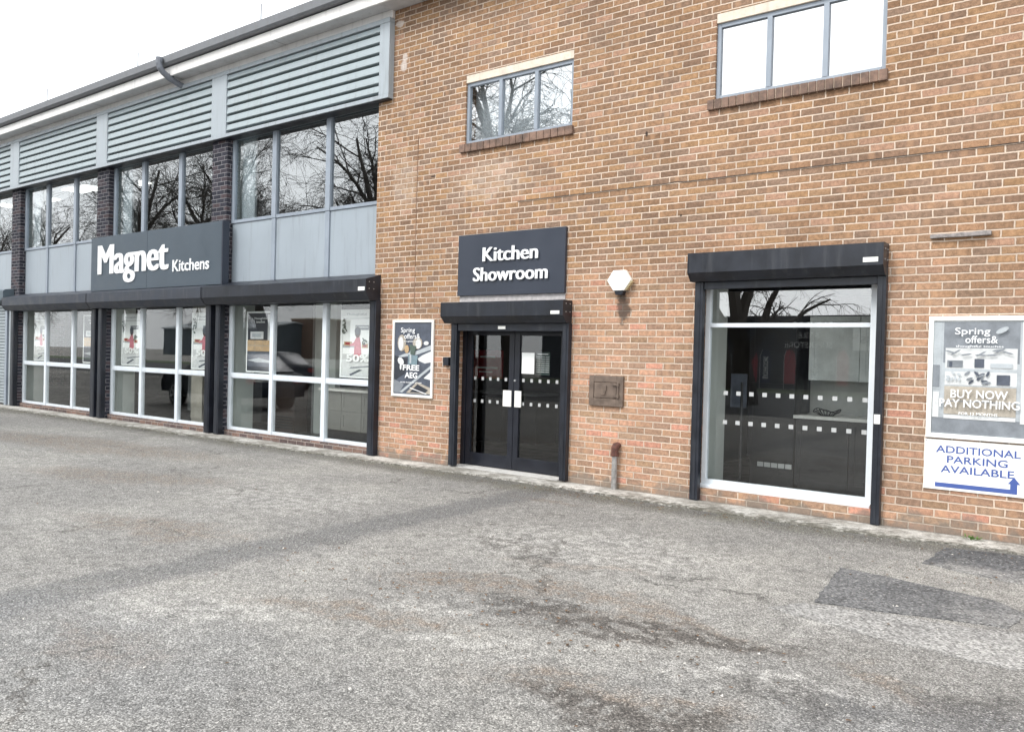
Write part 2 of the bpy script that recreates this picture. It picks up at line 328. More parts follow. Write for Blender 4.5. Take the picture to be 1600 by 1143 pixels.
# ================================================================ GROUND
def ground_material():
    b = NB('worn_asphalt'); p = b.pos(); x, y, z = b.sep(p)[:3]
    n_big = b.noise(p, .28, 4, .6); n_mid = b.noise(p, 1.5, 5, .65); n_sm = b.noise(p, 9., 5, .7); n_f = b.noise(p, 85., 3, .8)
    vor = b.n('TexVoronoi', {'Vector': p, 'Scale': 110., 'Randomness': 1.}); vr = b.sep(vor.outputs[1])[0]; vd = vor.outputs[0]
    vor2 = b.n('TexVoronoi', {'Vector': p, 'Scale': 190.}); vr2 = b.sep(vor2.outputs[1])[0]
    wob = b.n('TexNoise', {'Vector': p, 'Scale': 1.6, 'Detail': 6., 'Roughness': .68}); wxx, wyy = b.sep(wob.outputs[1])[:2]
    X = b.math('ADD', x, b.mr(wxx, .25, .75, -.28, .28, False)); Y = b.math('ADD', y, b.mr(wyy, .25, .75, -.28, .28, False))
    def blob(cx, cy, rx, ry, rot=0., soft=.5):
        c_, s_ = math.cos(R(rot)), math.sin(R(rot))
        dx = b.math('SUBTRACT', X, cx); dy = b.math('SUBTRACT', Y, cy)
        a = b.math('DIVIDE', b.math('ADD', b.math('MULTIPLY', dx, c_), b.math('MULTIPLY', dy, s_)), rx)
        e = b.math('DIVIDE', b.math('SUBTRACT', b.math('MULTIPLY', dy, c_), b.math('MULTIPLY', dx, s_)), ry)
        q = b.math('SQRT', b.math('ADD', b.math('MULTIPLY', a, a), b.math('MULTIPLY', e, e)))
        return b.mr(q, 1 - soft, 1. + soft * .4, 1., 0.)
    def mx(*a):
        r = a[0]
        for q in a[1:]: r = b.math('MAXIMUM', r, q)
        return r
    base = b.mix(b.mr(n_big, .4, .6), (.325, .312, .293), (.45, .432, .40))
    base = b.mix(b.mr(n_mid, .35, .7, 0., .55), base, (.295, .287, .275))
    # brown silt and leaf-dirt drifts
    dirt = mx(blob(-3.2, -4.05, 1.05, .24, 22), blob(-2.2, -4.0, .45, .22, -38), blob(-2.1, -4.2, .9, .24, 20), blob(-6.7, -4.7, 1.0, .4, 10), blob(-5.05, -1.14, .6, .1, -5), blob(-.8, -4.13, .4, .12, -30),
              blob(-4.3, -6.3, .6, .25), blob(-9.5, -3.5, 1.6, .5, 20), blob(-13., -2.4, 3.5, .7, 8), blob(-1.9, -5.2, .7, .3, 10), blob(-3.3, -3.3, .6, .12, 25), blob(-3.6, -5.1, .8, .2, 20))
    dirt = b.math('MULTIPLY', dirt, b.mr(n_sm, .36, .62))
    base = b.mix(b.math('MULTIPLY', dirt, .85), base, b.mix(b.mr(n_f, .4, .6), (.15, .115, .09), (.33, .265, .21)))
    pale = mx(blob(-1.29, -3.42, .4, .18, 10), blob(-3.29, -4.67, .6, .14, 20), blob(-2.73, -5.05, .5, .13, 20), blob(-4.4, -5.7, .8, .2, 25), blob(-3.5, -2.7, 1.3, .8, 10), blob(-7., -3., 1.2, .8, 10), blob(-1.35, -4.5, .5, .15, 15))
    base = b.mix(b.math('MULTIPLY', pale, b.mr(n_sm, .4, .6, .0, .42)), base, (.62, .60, .57))
    dark = mx(blob(-2.03, -3.16, .26, .07, -10, .7), blob(-2.5, -2.96, .34, .07, 30, .7), blob(-2.69, -3.26, .26, .06, 0, .7), blob(-1.8, -5.28, .6, .22, 15), blob(-2.15, -4.28, .95, .2, 20), blob(-1.65, -4.03, .5, .13, 15, .7), blob(-2.9, -4.35, .5, .17, 10), blob(-.5, -4.2, .3, .3), blob(-1.1, -4.6, .5, .14, 10))
    base = b.mix(b.math('MULTIPLY', dark, b.mr(n_sm, .42, .54, .05, .85)), base, (.085, .078, .072))
    # old service trench: a darker strip running out from the doorway
    tx = b.math('ABSOLUTE', b.math('SUBTRACT', b.math('ADD', x, b.mr(wxx, .25, .75, -.16, .16, False)), b.math('ADD', -5.42, b.math('MULTIPLY', y, -.02))))
    tr = b.math('MULTIPLY', b.mr(tx, .16, .34, 1., 0.), b.mr(b.math('ADD', y, b.mr(wyy, .2, .8, -.4, .4)), -.9, -.5, 1., 0.))
    base = b.mix(b.math('MULTIPLY', tr, b.mr(n_sm, .3, .65, .35, .75)), base, (.15, .15, .154))
    # mossy line where tarmac meets footing, widened with painted shade near the wall
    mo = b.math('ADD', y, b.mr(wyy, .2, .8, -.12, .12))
    moss_shade = b.math('MULTIPLY', b.mr(mo, -1.05, -.62), b.mr(n_sm, .3, .6, .45, 1.))
    base = b.mix(b.math('MULTIPLY', moss_shade, .75), base, b.mix(b.mr(n_mid, .4, .6), (.085, .08, .068), (.12, .112, .07)))
    base = b.mix(b.math('MULTIPLY', mx(blob(-4.6, -6.6, 2.0, .9, 15), blob(-.6, -4.6, .9, .5, 30)), .5), base, (.235, .237, .242))
    # cracks and worn edges of old surfacing
    wc = b.n('TexNoise', {'Vector': p, 'Scale': 3.5, 'Detail': 5., 'Roughness': .7}); wp = b.n('VectorMath', {0: wc.outputs[1], 1: (.5, .5, .5)}, operation='MULTIPLY_ADD'); b.set(wp.inputs[2], p)
    vc = b.n('TexVoronoi', {'Vector': wp.outputs[0], 'Scale': .42}, feature='DISTANCE_TO_EDGE').outputs[0]
    cm = b.math('MULTIPLY', b.mr(vc, .0, .011, 1., 0.), b.mr(b.noise(p, .8, 4), .5, .62))
    base = b.mix(b.math('MULTIPLY', cm, .75), base, (.10, .09, .08))
    vs = b.sep(b.n('TexVoronoi', {'Vector': wp.outputs[0], 'Scale': .3}).outputs[1])[0]
    base = b.mix(b.mr(vs, 0., 1., .0, .28, False), base, (.23, .225, .22))
    tyre = b.math('MULTIPLY', b.mr(b.noise(b.comb(b.math('MULTIPLY', b.math('ADD', x, b.math('MULTIPLY', y, .5)), .25), b.math('MULTIPLY', y, 2.6), 0.), 1., 3, .6), .56, .7), b.mr(n_mid, .35, .6))
    base = b.mix(b.math('MULTIPLY', tyre, .35), base, (.16, .152, .145))
    # aggregate speckle
    f = b.math('MULTIPLY', b.mr(vr, 0., 1., .54, 1.46, False), b.mr(vd, .15, .6, 1.1, .72))
    f = b.math('MULTIPLY', f, b.mr(n_f, .25, .75, .66, 1.34)); f = b.math('MULTIPLY', f, b.mr(vr2, 0., 1., .6, 1.4, False))
    f = b.math('MULTIPLY', f, b.mr(n_sm, .3, .7, .8, 1.2))
    c = b.mix(1., base, b.comb(f, f, f), 'MULTIPLY')
    c = b.mix(b.mr(vr, .965, .985, 0., .6), c, (.55, .53, .5))
    h = b.math('ADD', b.math('MULTIPLY', vd, -.8), b.math('ADD', n_f, b.math('MULTIPLY', n_sm, 1.5)))
    b.bsdf(c, .88, 0, h, .9, .012, .3); return b.m
def patch_material(name, c0, c1, fade=None):
    b = NB(name); p = b.pos()
    vor = b.n('TexVoronoi', {'Vector': p, 'Scale': 75.}); vr = b.sep(vor.outputs[1])[0]
    f = b.math('MULTIPLY', b.mr(vr, 0., 1., .5, 1.5, False), b.mr(b.noise(p, 60., 3, .7), .25, .75, .6, 1.4))
    c = b.mix(b.mr(b.noise(p, 1.6, 5), .35, .65), c0, c1)
    if fade:
        x, y, z = b.sep(p)[:3]; k = b.math('ADD', b.math('MULTIPLY', x, fade[0]), b.math('MULTIPLY', y, fade[1]))
        k = b.math('ADD', k, b.mr(b.noise(p, 2.5, 5, .7), .2, .8, -.35, .35)); c = b.mix(b.mr(k, fade[2], fade[3]), c, (.30, .293, .282))
    c = b.mix(1., c, b.comb(f, f, f), 'MULTIPLY')
    c = b.mix(b.mr(vr, .95, .97, 0., .5), c, (.4, .39, .38))
    b.bsdf(c, .85, 0, b.math('ADD', b.math('MULTIPLY', vor.outputs[0], -1.), b.noise(p, 60., 3)), .8, .008, .3); return b.m
def concrete_material():
    b = NB('footing_concrete'); p = b.pos(); x, y, z = b.sep(p)[:3]
    n1 = b.noise(p, 2.2, 6, .68); n2 = b.noise(p, 70., 3, .7); n3 = b.noise(p, 14., 4, .65)
    c = b.mix(b.mr(n1, .36, .64), (.24, .225, .2), (.50, .485, .455))
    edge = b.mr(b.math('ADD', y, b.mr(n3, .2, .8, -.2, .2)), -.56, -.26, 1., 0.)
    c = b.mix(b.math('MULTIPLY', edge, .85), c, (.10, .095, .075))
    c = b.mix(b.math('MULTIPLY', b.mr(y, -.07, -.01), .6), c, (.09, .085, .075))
    f = b.math('MULTIPLY', b.mr(n2, .25, .75, .6, 1.4), b.mr(n3, .3, .7, .78, 1.2)); c = b.mix(1., c, b.comb(f, f, f), 'MULTIPLY')
    b.bsdf(c, .9, 0, b.math('ADD', n2, n3), .7, .006, .3); return b.m

g = MB()
xs = [-400, -60, -30, -15, 0, 15, 60, 400]; ys = [-400, -60, -30, -15, 0, 15, 60, 400]
g.add([(x, y, 0) for y in ys for x in xs], [(j * 8 + i, j * 8 + i + 1, (j + 1) * 8 + i + 1, (j + 1) * 8 + i) for j in range(7) for i in range(7)])
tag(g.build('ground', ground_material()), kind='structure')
def sheet(name, poly, z, mat, jag=.03, step=.06):
    P = []
    for i, a in enumerate(poly):
        q = poly[(i + 1) % len(poly)]; L = math.dist(a, q); k = max(1, int(L / step))
        for j in range(k):
            t = j / k; P.append((a[0] + (q[0] - a[0]) * t + random.uniform(-jag, jag), a[1] + (q[1] - a[1]) * t + random.uniform(-jag, jag)))
    s = MB().prism_z(P, -.01, z); return tag(s.build(name, mat), kind='structure')
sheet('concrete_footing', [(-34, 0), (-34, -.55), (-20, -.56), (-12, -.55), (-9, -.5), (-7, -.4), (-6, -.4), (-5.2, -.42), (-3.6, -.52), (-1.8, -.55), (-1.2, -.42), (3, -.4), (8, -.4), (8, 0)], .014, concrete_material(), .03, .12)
sheet('asphalt_patch', [(-1.75, -1.94), (-1.2, -2.02), (-.72, -2.12), (-.5, -2.35), (-.56, -2.72), (-1.1, -2.86), (-1.62, -3.0)], .006, patch_material('dark_tar_patch', (.10, .101, .104), (.15, .15, .152), (1, -.15, -.75, .55)), .012)
sheet('asphalt_patch', [(-1.26, -.6), (-.7, -.47), (1.5, -.47), (1.8, -1.2), (.4, -1.5), (-.6, -1.5), (-1.0, -1.42), (-1.29, -1.33)], .006, patch_material('tar_patch', (.07, .072, .076), (.12, .122, .127), (.25, -1, .75, 1.5)), .015)
sheet('asphalt_patch', [(-1.68, -3.06), (-1.1, -2.93), (-.5, -2.8), (-.2, -3.1), (-.45, -3.5), (-1.2, -3.42), (-1.8, -3.3)], .004, patch_material('worn_tar_patch', (.205, .2, .194), (.26, .255, .247), (.3, -.6, 1.25, 1.75)), .02)

tag(box(-400, 400, -31, -14, -.02, .004).build('road', patch_material('road_asphalt', (.05, .051, .054), (.075, .076, .08))), kind='structure')
tag(box(-400, 400, -37, -31.2, -.02, .02).build('grass_verge', plain('verge_grass', (.05, .075, .025), .9, 0, .4, 8)), kind='structure')
# ================================================================ BUILDING
bld = thing('showroom_building', 'long two storey showroom of tan brick with a grey clad glazed wing', 'building')
XL, XR, XC = -31.0, 7.0, -9.03
ZE = 6.52
# ---- brick wall with openings
def wall(name, x0, x1, z0, z1, ops, y0, y1, mat):
    xs = sorted({x0, x1, *[o[0] for o in ops], *[o[1] for o in ops]}); zs = sorted({z0, z1, *[o[2] for o in ops], *[o[3] for o in ops]})
    solid = lambda i, j: 0 <= i < len(xs) - 1 and 0 <= j < len(zs) - 1 and not any(o[0] - 1e-6 <= xs[i] and xs[i + 1] <= o[1] + 1e-6 and o[2] - 1e-6 <= zs[j] and zs[j + 1] <= o[3] + 1e-6 for o in ops)
    b = MB()
    for i in range(len(xs) - 1):
        for j in range(len(zs) - 1):
            if not solid(i, j): continue
            a, c, d, e = xs[i], xs[i + 1], zs[j], zs[j + 1]
            b.add([(a, y0, d), (c, y0, d), (c, y0, e), (a, y0, e)], [(0, 1, 2, 3)]); b.add([(a, y1, d), (c, y1, d), (c, y1, e), (a, y1, e)], [(3, 2, 1, 0)])
            if not solid(i - 1, j): b.add([(a, y0, d), (a, y1, d), (a, y1, e), (a, y0, e)], [(3, 2, 1, 0)])
            if not solid(i + 1, j): b.add([(c, y0, d), (c, y1, d), (c, y1, e), (c, y0, e)], [(0, 1, 2, 3)])
            if not solid(i, j - 1): b.add([(a, y0, d), (c, y0, d), (c, y1, d), (a, y1, d)], [(3, 2, 1, 0)])
            if not solid(i, j + 1): b.add([(a, y0, e), (c, y0, e), (c, y1, e), (a, y1, e)], [(0, 1, 2, 3)])
    o_ = org[bld]; me = bpy.data.meshes.new(name); me.from_pydata(b.v, [], b.f); me.materials.append(M[mat])
    ob = bpy.data.objects.new(name, me); C.objects.link(ob); ob.parent = bld; org[ob] = o_; return ob
W1 = (-7.33, -5.59); W2 = (-3.74, -2.0); ZW = (4.385, 5.316)
DOOR = (-7.47, -5.595, -.05, 2.0); BIG = (-3.83, -1.98, .145, 2.42)
wall('brick_wall', XC, XR, -.05, ZE - .004, [(*W1, *ZW), (*W2, *ZW), DOOR, BIG], 0, .3, 'brick')
# step under the big window and rendered patch above the door
box(-7.34, -5.62, -.012, .0, 2.2, 2.332).build('render_patch', plain('grey_render', lin(176, 172, 172), .9, 0, .2, 18, .6), bld)

def upper_window(x0, x1, pane_mat):
    wz0, wz1 = ZW
    fr = MB(); f = .045; top = wz1 - .105
    fr.box(x0, x0 + f, .03, .09, wz0 + .0, top); fr.box(x1 - f, x1, .03, .09, wz0, top)
    fr.box(x0 + f, x1 - f, .03, .09, wz0, wz0 + f); fr.box(x0 + f, x1 - f, .03, .09, top - f, top)
    L = x1 - x0
    for k in (1, 2): xm = x0 + L * k / 3; fr.box(xm - .027, xm + .027, .026, .09, wz0 + f, top - f)
    w_ = fr.build('window', 'frame_grey', bld, .004)
    for k in range(3):
        a = x0 + L * k / 3 + (.045 if k == 0 else .027); c = x0 + L * (k + 1) / 3 - (.045 if k == 2 else .027)
        box(a, c, .058, .062, wz0 + f, top - f).build('pane', pane_mat, w_)
    li = box(x0 + .002, x1 - .002, .004, .2, top + .002, wz1 - .001).build('lintel', 'lintel', w_, .004)
    sl_ = MB(); n = 17 if x0 < -5 else 22; sx0, sx1 = x0 - .07, x1 + .03; d = (sx1 - sx0) / n
    sl_.box(sx0 + .01, sx1 - .01, -.028, .03, wz0 - .108, wz0 - .008, 1)
    for k in range(n):
        j = random.uniform(-.004, .004)
        sl_.box(sx0 + d * k + .005, sx0 + d * (k + 1) - .005, -.042 + j, .029, wz0 - .112 + j * .4, wz0 - .004 + j * .4)
    sl_.build('sill', ['sill_brick', 'mortar'], w_, .005)
    box(x0, x1, .22, .23, wz0 + .02, top).build('blind', 'blind', w_)
upper_window(*W1, 'glass_film'); upper_window(*W2, 'glass_film2')

# ---- left wing: piers, glazing, spandrels
PIERS = [(-13.34, -12.88), (-17.62, -17.12), (-21.9, -21.42), (-26.2, -25.72), (-30.6, -30.1)]
BAYS = [(-12.88, XC), (-17.12, -13.34), (-21.42, -17.62), (-25.72, -21.9), (-30.1, -26.2)]
for a, c in PIERS:
    box(a, c, 0, .3, -.05, 5.33).build('brick_pier', 'dark_brick', bld)
    box(a - .02, c + .02, .175, .62, 0.061, 2.62).build('wall_lining', 'wall_in', bld)
    box(a - .02, c + .02, .175, .62, 3.06, 5.33).build('wall_lining', 'wall_in', bld)
def bay_window(x0, x1, z0, z1, ms, mat, pane_mat, mullions, mid=None, yf=.1, f=.07):
    fr = MB(); y0, y1 = yf, yf + .07
    fr.box(x0, x0 + f, y0, y1, z0, z1); fr.box(x1 - f, x1, y0, y1, z0, z1)
    ed = [x0 + f] + [q for m_ in mullions for q in (m_ - ms, m_ + ms)] + [x1 - f]
    for m_ in mullions: fr.box(m_ - ms, m_ + ms, y0 - .008, y1, z0, z1)
    win = None; rows = [(z0, z1)] if mid is None else [(z0, mid[0]), (mid[1], z1)]
    if mid:
        for k in range(0, len(ed), 2): fr.box(ed[k], ed[k + 1], y0 + .002, y1, mid[0], mid[1])
    for k in range(0, len(ed), 2):
        for (a, c) in rows:
            b0 = .055 if a == z0 else .014; b1 = .05 if c == z1 else .014
            fr.box(ed[k], ed[k + 1], y0 + .006, y1, a, a + b0); fr.box(ed[k], ed[k + 1], y0 + .006, y1, c - b1, c)
    win = fr.build('window', mat, bld, .004)
    for k in range(0, len(ed), 2):
        for (a, c) in rows:
            b0 = .055 if a == z0 else .014; b1 = .05 if c == z1 else .014
            box(ed[k], ed[k + 1], y0 + .032, y0 + .036, a + b0, c - b1).build('pane', 'glass_mid' if mid and a > z0 else pane_mat, win)
    return win
for i, (x0, x1) in enumerate(BAYS):
    L = x1 - x0; off = .0
    mu = [x0 + L * .318, x0 + L * .678]
    bay_window(x0 + .002, x1 - .002, 3.76, 5.34, .055, 'frame_grey', 'glass_up', mu)
    box(x0 + .08, x0 + .46, .26, .3, 3.8, 5.3).build('blind', 'blind', bld)
    # spandrel panels
    sp = MB(); ed = [x0 + .01] + [q for m_ in mu for q in (m_ - .055, m_ + .055)] + [x1 - .01]
    for k in range(0, 6, 2): box(ed[k], ed[k + 1], .125, .16, 2.5, 3.755).build('spandrel_panel', 'spandrel', bld)
    for m_ in mu: box(m_ - .05, m_ + .05, .1, .17, 2.5, 3.757).build('mullion', 'frame_grey', bld, .004)
    if i < 3:
        ml2 = [x0 + L * .325, x0 + L * .678]
        bay_window(x0 + .002, x1 - .002, .1, 2.42, .047, 'frame_white', 'glass', ml2, (1.035, 1.1))
        pl = MB(); pl.box(x0, x1, .05, .3, -.05, .098); pl.build('brick_plinth', 'plinth_brick', bld)
        if True:
            box(x0, x1, .18, .6, -.04, .06).build('window_board', 'wall_in', bld)
    else:
        box(x0, x1, .14, .3, -.05, 2.5).build('infill_wall', 'dark_brick', bld)

# ---- louvred cladding band
ST = [(-30.6, -30.1), (-26.1, -25.65), (-21.8, -21.32), (-17.5, -17.04), (-13.25, -12.8), (-8.94, -8.735)]
cl = MB()
for a, c in ST: cl.box(a, c, -.1, .04, 5.3, 6.33)
cl.box(ST[0][0], ST[-1][1], -.104, .04, 6.332, 6.4); cl.box(ST[0][0], ST[-1][1], -.104, .25, 5.24, 5.298)
box(ST[0][0], ST[-1][1] - .02, -.08, .098, 5.226, 5.2395).build('soffit_shade_strip', 'black_door', bld); trim = cl.build('cladding_frame', 'clad_trim', bld, .003)  # black strip added under the cladding, stands in for the dark recess shade
grooves = [5.315, 5.452, 5.604, 5.752, 5.9, 6.047, 6.195, 6.315]
for (a, c), (d, e) in zip(ST[:-1], ST[1:]):
    p_ = MB(); x0, x1 = c, d
    for lo, hi in zip(grooves[:-1], grooves[1:]):
        if hi - lo < .08: pass
        p_.prism_x([(-.012, lo + .036), (-.086, lo + .036), (-.092, lo + .042), (-.074, hi - .002), (-.012, hi - .002)], x0 + .001, x1 - .001)
    lv = p_.build('louvre_panel', 'clad', bld)
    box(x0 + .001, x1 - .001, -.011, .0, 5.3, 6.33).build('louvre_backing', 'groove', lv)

# ---- eaves, gutter, roof
bx = box(XL, XR, -.30, .3, ZE, ZE + .03).build('soffit', 'soffit', bld)
fb = box(XL, XR, -.335, -.302, ZE - .012, ZE + .155).build('fascia_board', 'fascia', bld, .004)
for x in np.arange(-23.4, -6, 3.05): box(x - .004, x + .004, -.2995, -.0, ZE - .003, ZE - .0005).build('soffit_joint', 'gutter', bx)
box(XL, XC + .3, -.06, -.002, 6.402, ZE - .002).build('frieze_board', 'fascia', bld, .003)
gt = MB().prism_x([(-.40, 6.69), (-.43, 6.72), (-.435, 6.845), (-.42, 6.85), (-.34, 6.85), (-.337, 6.69)], XL, XR).build('gutter', 'gutter', bld)
MB().prism_x([(-.338, 6.855), (-.338, 6.88), (9.0, 7.5), (9.0, 6.9)], XL, XR).build('roof', 'roof', bld)
for x in (-25.6, -21.3, -17.0, -12.7): MB().tube([(x, .5, 6.9), (x, .5, 7.75)], .012, 6).build('roof_rod', 'pipe', bld)
px = -14.33
dp = MB().tube([(px, -.50, 6.80), (px + .005, -.51, 6.70), (px + .012, -.49, 6.62), (px + .025, -.43, 6.55), (px + .04, -.34, 6.49), (px + .06, -.2, 6.43), (px + .08, -.06, 6.38)], .055, 12, cap=True)
dp.tube([(px, -.5, 6.73), (px, -.5, 6.81)], .064, 12).tube([(px + .038, -.36, 6.503), (px + .05, -.27, 6.463)], .064, 12)
dp.build('downpipe', 'pipe', bld, smooth=False)

# ---- back, sides, floors
sh = MB(); sh.box(XL, XL + .25, .3, 9, 0, 6.85); sh.box(XR - .25, XR, .3, 9, 0, 6.85); sh.box(XL + .25, XR - .25, 8.75, 9, 0, 6.85)
sh.build('outer_wall', 'dark_brick', bld)
box(XL + .25, XR - .25, .301, 8.75, -.03, .03).build('floor', 'floor_in', bld)
box(XL + .25, XR - .25, .31, 8.75, 2.62, 3.05).build('floor_slab', 'ceil_in', bld)
box(XL + .25, XR - .25, .31, 8.75, 5.45, 5.6).build('ceiling', 'ceil_in', bld)
iw = MB(); iw.box(XL + .25, XR - .25, 5.2, 5.3, .03, 2.619); iw.box(XL + .25, XR - .25, 6.4, 6.5, 3.051, 5.449)
iw.box(-9.2, -9.1, .62, 5.199, .03, 2.619); iw.box(-4.95, -4.85, .31, 5.199, .03, 2.619); iw.box(-9.1, -9.0, .31, 6.399, 3.051, 5.449)
iw.build('partition_wall', 'wall_in2', bld)
for a, c, d in ((XC - .06, XC + .01, .6), (-3.98, -3.832, .75), (-1.978, -1.9, .7)): box(a, c, .301, d, .031, 2.6).build('wall_lining', 'wall_in', bld)
# lit ceiling panels
for (x, y) in [(-21.45, 1.3), (-20.8, 1.35), (-23.5, 1.45), (-19.1, 1.6), (-25.7, 1.35)]:
    lp = box(x - .26, x + .26, y - .26, y + .26, 5.42, 5.449).build('ceiling_light', 'lamp', bld)
for (x, y) in [(-18.1, .9), (-16.3, 1.), (-14.3, .95), (-3.2, 1.0), (-20, 2.2), (-11., 2.4), (-6.5, 2.4), (-15.5, 3.), (-2.6, 3.2)]:
    box(x - .09, x + .09, y - .09, y + .09, 2.6, 2.619).build('ceiling_light', 'lamp_low', bld)

# ---- big window
def simple_window(x0, x1, z0, z1, y, tz, mat='frame_white'):
    fr = MB(); f = .055
    fr.box(x0, x0 + f, y, y + .07, z0, z1); x1 -= .055; fr.box(x1 - f, x1 + .055, y, y + .07, z0, z1)
    fr.box(x0 + f, x1 - f, y, y + .07, z0, z0 + .06); fr.box(x0 + f, x1 - f, y, y + .07, z1 - .045, z1); fr.box(x0 + f, x1 - f, y, y + .07, tz, tz + .045)
    w_ = fr.build('window', mat, bld, .004)
    box(x0 + f, x1 - f, y + .03, y + .034, z0 + .06, tz).build('pane', 'glass', w_); box(x0 + f, x1 - f, y + .03, y + .034, tz + .045, z1 - .045).build('pane', 'glass_top', w_)
    sb = MB().prism_x([(y - .05, z0 - .03), (y - .05, z0 - .005), (y - .001, z0 + .012), (y - .001, z0 - .03)], x0, x1).build('sill', mat, w_)
    d = MB()
    for r_ in (1.197, .878):
        for k in range(11):
            xx = -3.66 + .153 * k; xx = -3.575 + k * .1447 
            d.box(xx - .024, xx + .024, y + .0262, y + .0292, r_ - .022, r_ + .022)
    d.build('manifestation_dots', 'dot', w_); return w_
bw = simple_window(-3.825, -1.985, .175, 2.405, .12, 1.915)

# ---- double door
DY = .22
dr = MB(); dr.box(-7.465, -7.395, DY, DY + .08, 0, 1.995); dr.box(-5.735, -5.597, DY, DY + .08, 0, 1.995); dr.box(-7.395, -5.735, DY, DY + .08, 1.905, 1.995)
door = dr.build('double_door', 'black_door', bld, .004)
def leaf(x0, x1):
    b = MB(); s_ = .085; y0, y1 = DY + .012, DY + .06
    b.box(x0, x0 + s_, y0, y1, .03, 1.9); b.box(x1 - s_, x1, y0, y1, .03, 1.9); b.box(x0 + s_, x1 - s_, y0, y1, .03, .2); b.box(x0 + s_, x1 - s_, y0, y1, 1.81, 1.9)
    l = b.build('door_leaf', 'black_door', door, .004)
    box(x0 + s_, x1 - s_, y0 + .02, y0 + .026, .2, 1.81).build('door_glass', 'glass', door)
    d = MB(); n = 5
    for r_ in (1.222, .912):
        for k in range(n):
            xx = x0 + .13 + (x1 - x0 - .26) * (k + .1) / (n - .8); d.box(xx - .02, xx + .02, y0 + .016, y0 + .019, r_ - .022, r_ + .022)
    d.build('manifestation_dots', 'dot', door)
leaf(-7.39, -6.568); leaf(-6.562, -5.74)
for a, c in ((-6.725, -6.588), (-6.53, -6.425)):
    hb = MB(); hb.box(a, c, DY - .012, DY + .006, .865, 1.08); hb.box(a + .02, a + .04, DY + .006, DY + .0118, .9, .92); hb.build('push_plate', 'white_plastic', door, .003)
MB().tube([(-6.54, DY - .004, 1.215), (-6.54, DY + .012, 1.215)], .014, 12).build('lock', 'steel', door)
box(-7.47, -5.66, -.02, .3, -.04, .02).build('door_step', plain('step_concrete', (.5, .49, .47), .9, 0, .2, 12, .5), bld)

# ================================================================ ROLLER SHUTTERS
def shutter_box(t, x0, x1, yf, z0, z1, drop=.1, lid=.0, mt='black'):
    prof = [(-.003, z1 + lid * .3), (yf + .02, z1 + .0), (yf, z1 - .006), (yf, z0), (yf + .085, z0 - drop), (-.003, z0 - drop)]
    o = MB().prism_x(prof, x0, x1).build('housing', mt, t)
    for a, c in ((x0 - .012, x0 - .001), (x1 + .001, x1 + .012)):
        e = MB().prism_x([(p[0] - (.004 if p[0] < -.01 else 0), p[1]) for p in prof], a, c).build('end_plate', 'black', t)
    rv = MB()
    for dy, dz in ((.03, .05), (.03, -.05), (.12, .05), (.12, -.05)):
        zc = (z0 + z1) / 2 + dz; rv.tube([(x1 + .012, yf + .03 + dy, zc), (x1 + .017, yf + .03 + dy, zc)], .007, 8)
    rv.build('rivets', 'steel', o)
    return o
def rail(t, x0, x1, z0, z1, yf=-.075):
    b = MB(); b.box(x0, x1, yf, -.002, z0, z1); b.box(x0 + .03, x1 - .03, yf - .006, yf - .001, z0 + .01, z1 - .002)
    return b.build('guide_rail', 'black', t, .003)
def label_plate(t, x0, x1, z0, z1, y): 
    return box(x0, x1, y - .003, y, z0, z1).build('maker_plate', 'white_plastic', t)
t = thing('roller_shutter', 'black roller shutter raised over the black double doors', 'shutter', (-6.45, 0, 0))
shutter_box(t, -7.5, -5.53, -.2, 2.05, 2.238, .09); rail(t, -7.425, -7.325, .03, 1.957); rail(t, -5.6, -5.51, .03, 1.957)
bb = MB(); bb.box(-7.32, -5.605, -.06, -.02, 1.86, 1.956); bb.build('bottom_bar', 'black', t, .004); label_plate(t, -6.62, -6.5, 1.885, 1.925, -.061)
label_plate(t, -5.70, -5.57, 2.065, 2.105, -.2005)
t = thing('roller_shutter', 'black roller shutter raised over the single white framed display window', 'shutter', (-2.9, 0, 0))
shutter_box(t, -3.895, -1.93, -.2, 2.49, 2.705, .09); rail(t, -3.87, -3.775, .02, 2.397); rail(t, -1.995, -1.915, .02, 2.397)
label_plate(t, -2.10, -1.965, 2.52, 2.565, -.2005)
bb = MB(); bb.box(-3.77, -2.0, -.06, -.02, 2.32, 2.397); bb.build('bottom_bar', 'black', t, .004)
box(-1.985, -1.93, -.0885, -.0815, .985, 1.075).build('sticker', 'white_plastic', t)
SH = [(-13.16, -8.9, 'black shutter box over the shop window nearest the tan brick wall', [(-12.99, -12.85), (-9.02, -8.885)]),
      (-17.42, -13.165, 'black shutter box over the shop window under the big name board', [(-17.27, -17.11), (-13.3, -13.14)]),
      (-21.66, -17.425, 'black shutter box over the farthest glazed shop window', [(-21.6, -21.44), (-17.58, -17.4)])]
for x0, x1, lb, rails in SH:
    t = thing('roller_shutter', lb, 'shutter', ((x0 + x1) / 2, 0, 0), 'black shutter boxes along the glazed wing')
    shutter_box(t, x0 + .014, x1 - .014, -.29, 2.42, 2.61, .12, .25, 'black' if x1 > -9 else 'black_faded')
    for a, c in rails: rail(t, a, c, .02, 2.297, -.1)
    MB().box(rails[0][1] + .003, rails[1][0] - .003, .0, .05, 2.29, 2.4).build('bottom_bar', 'black', t, .004)
    MB().prism_x([(.09, 2.70), (-.2, 2.612), (-.2, 2.618), (.09, 2.715)], x0 + .02, x1 - .02).build('flashing', 'black', t)
    if x1 > -9: label_plate(t, -9.07, -8.93, 2.435, 2.49, -.2905)
t = thing('roller_shutter', 'closed galvanised roller shutter at the far left edge', 'shutter', (-23.8, 0, 0))
sl_ = MB()
for z in np.arange(.03, 2.4, .076): sl_.prism_x([(.02, z), (-.012, z + .02), (-.012, z + .056), (.02, z + .074)], -25.7, -21.98)
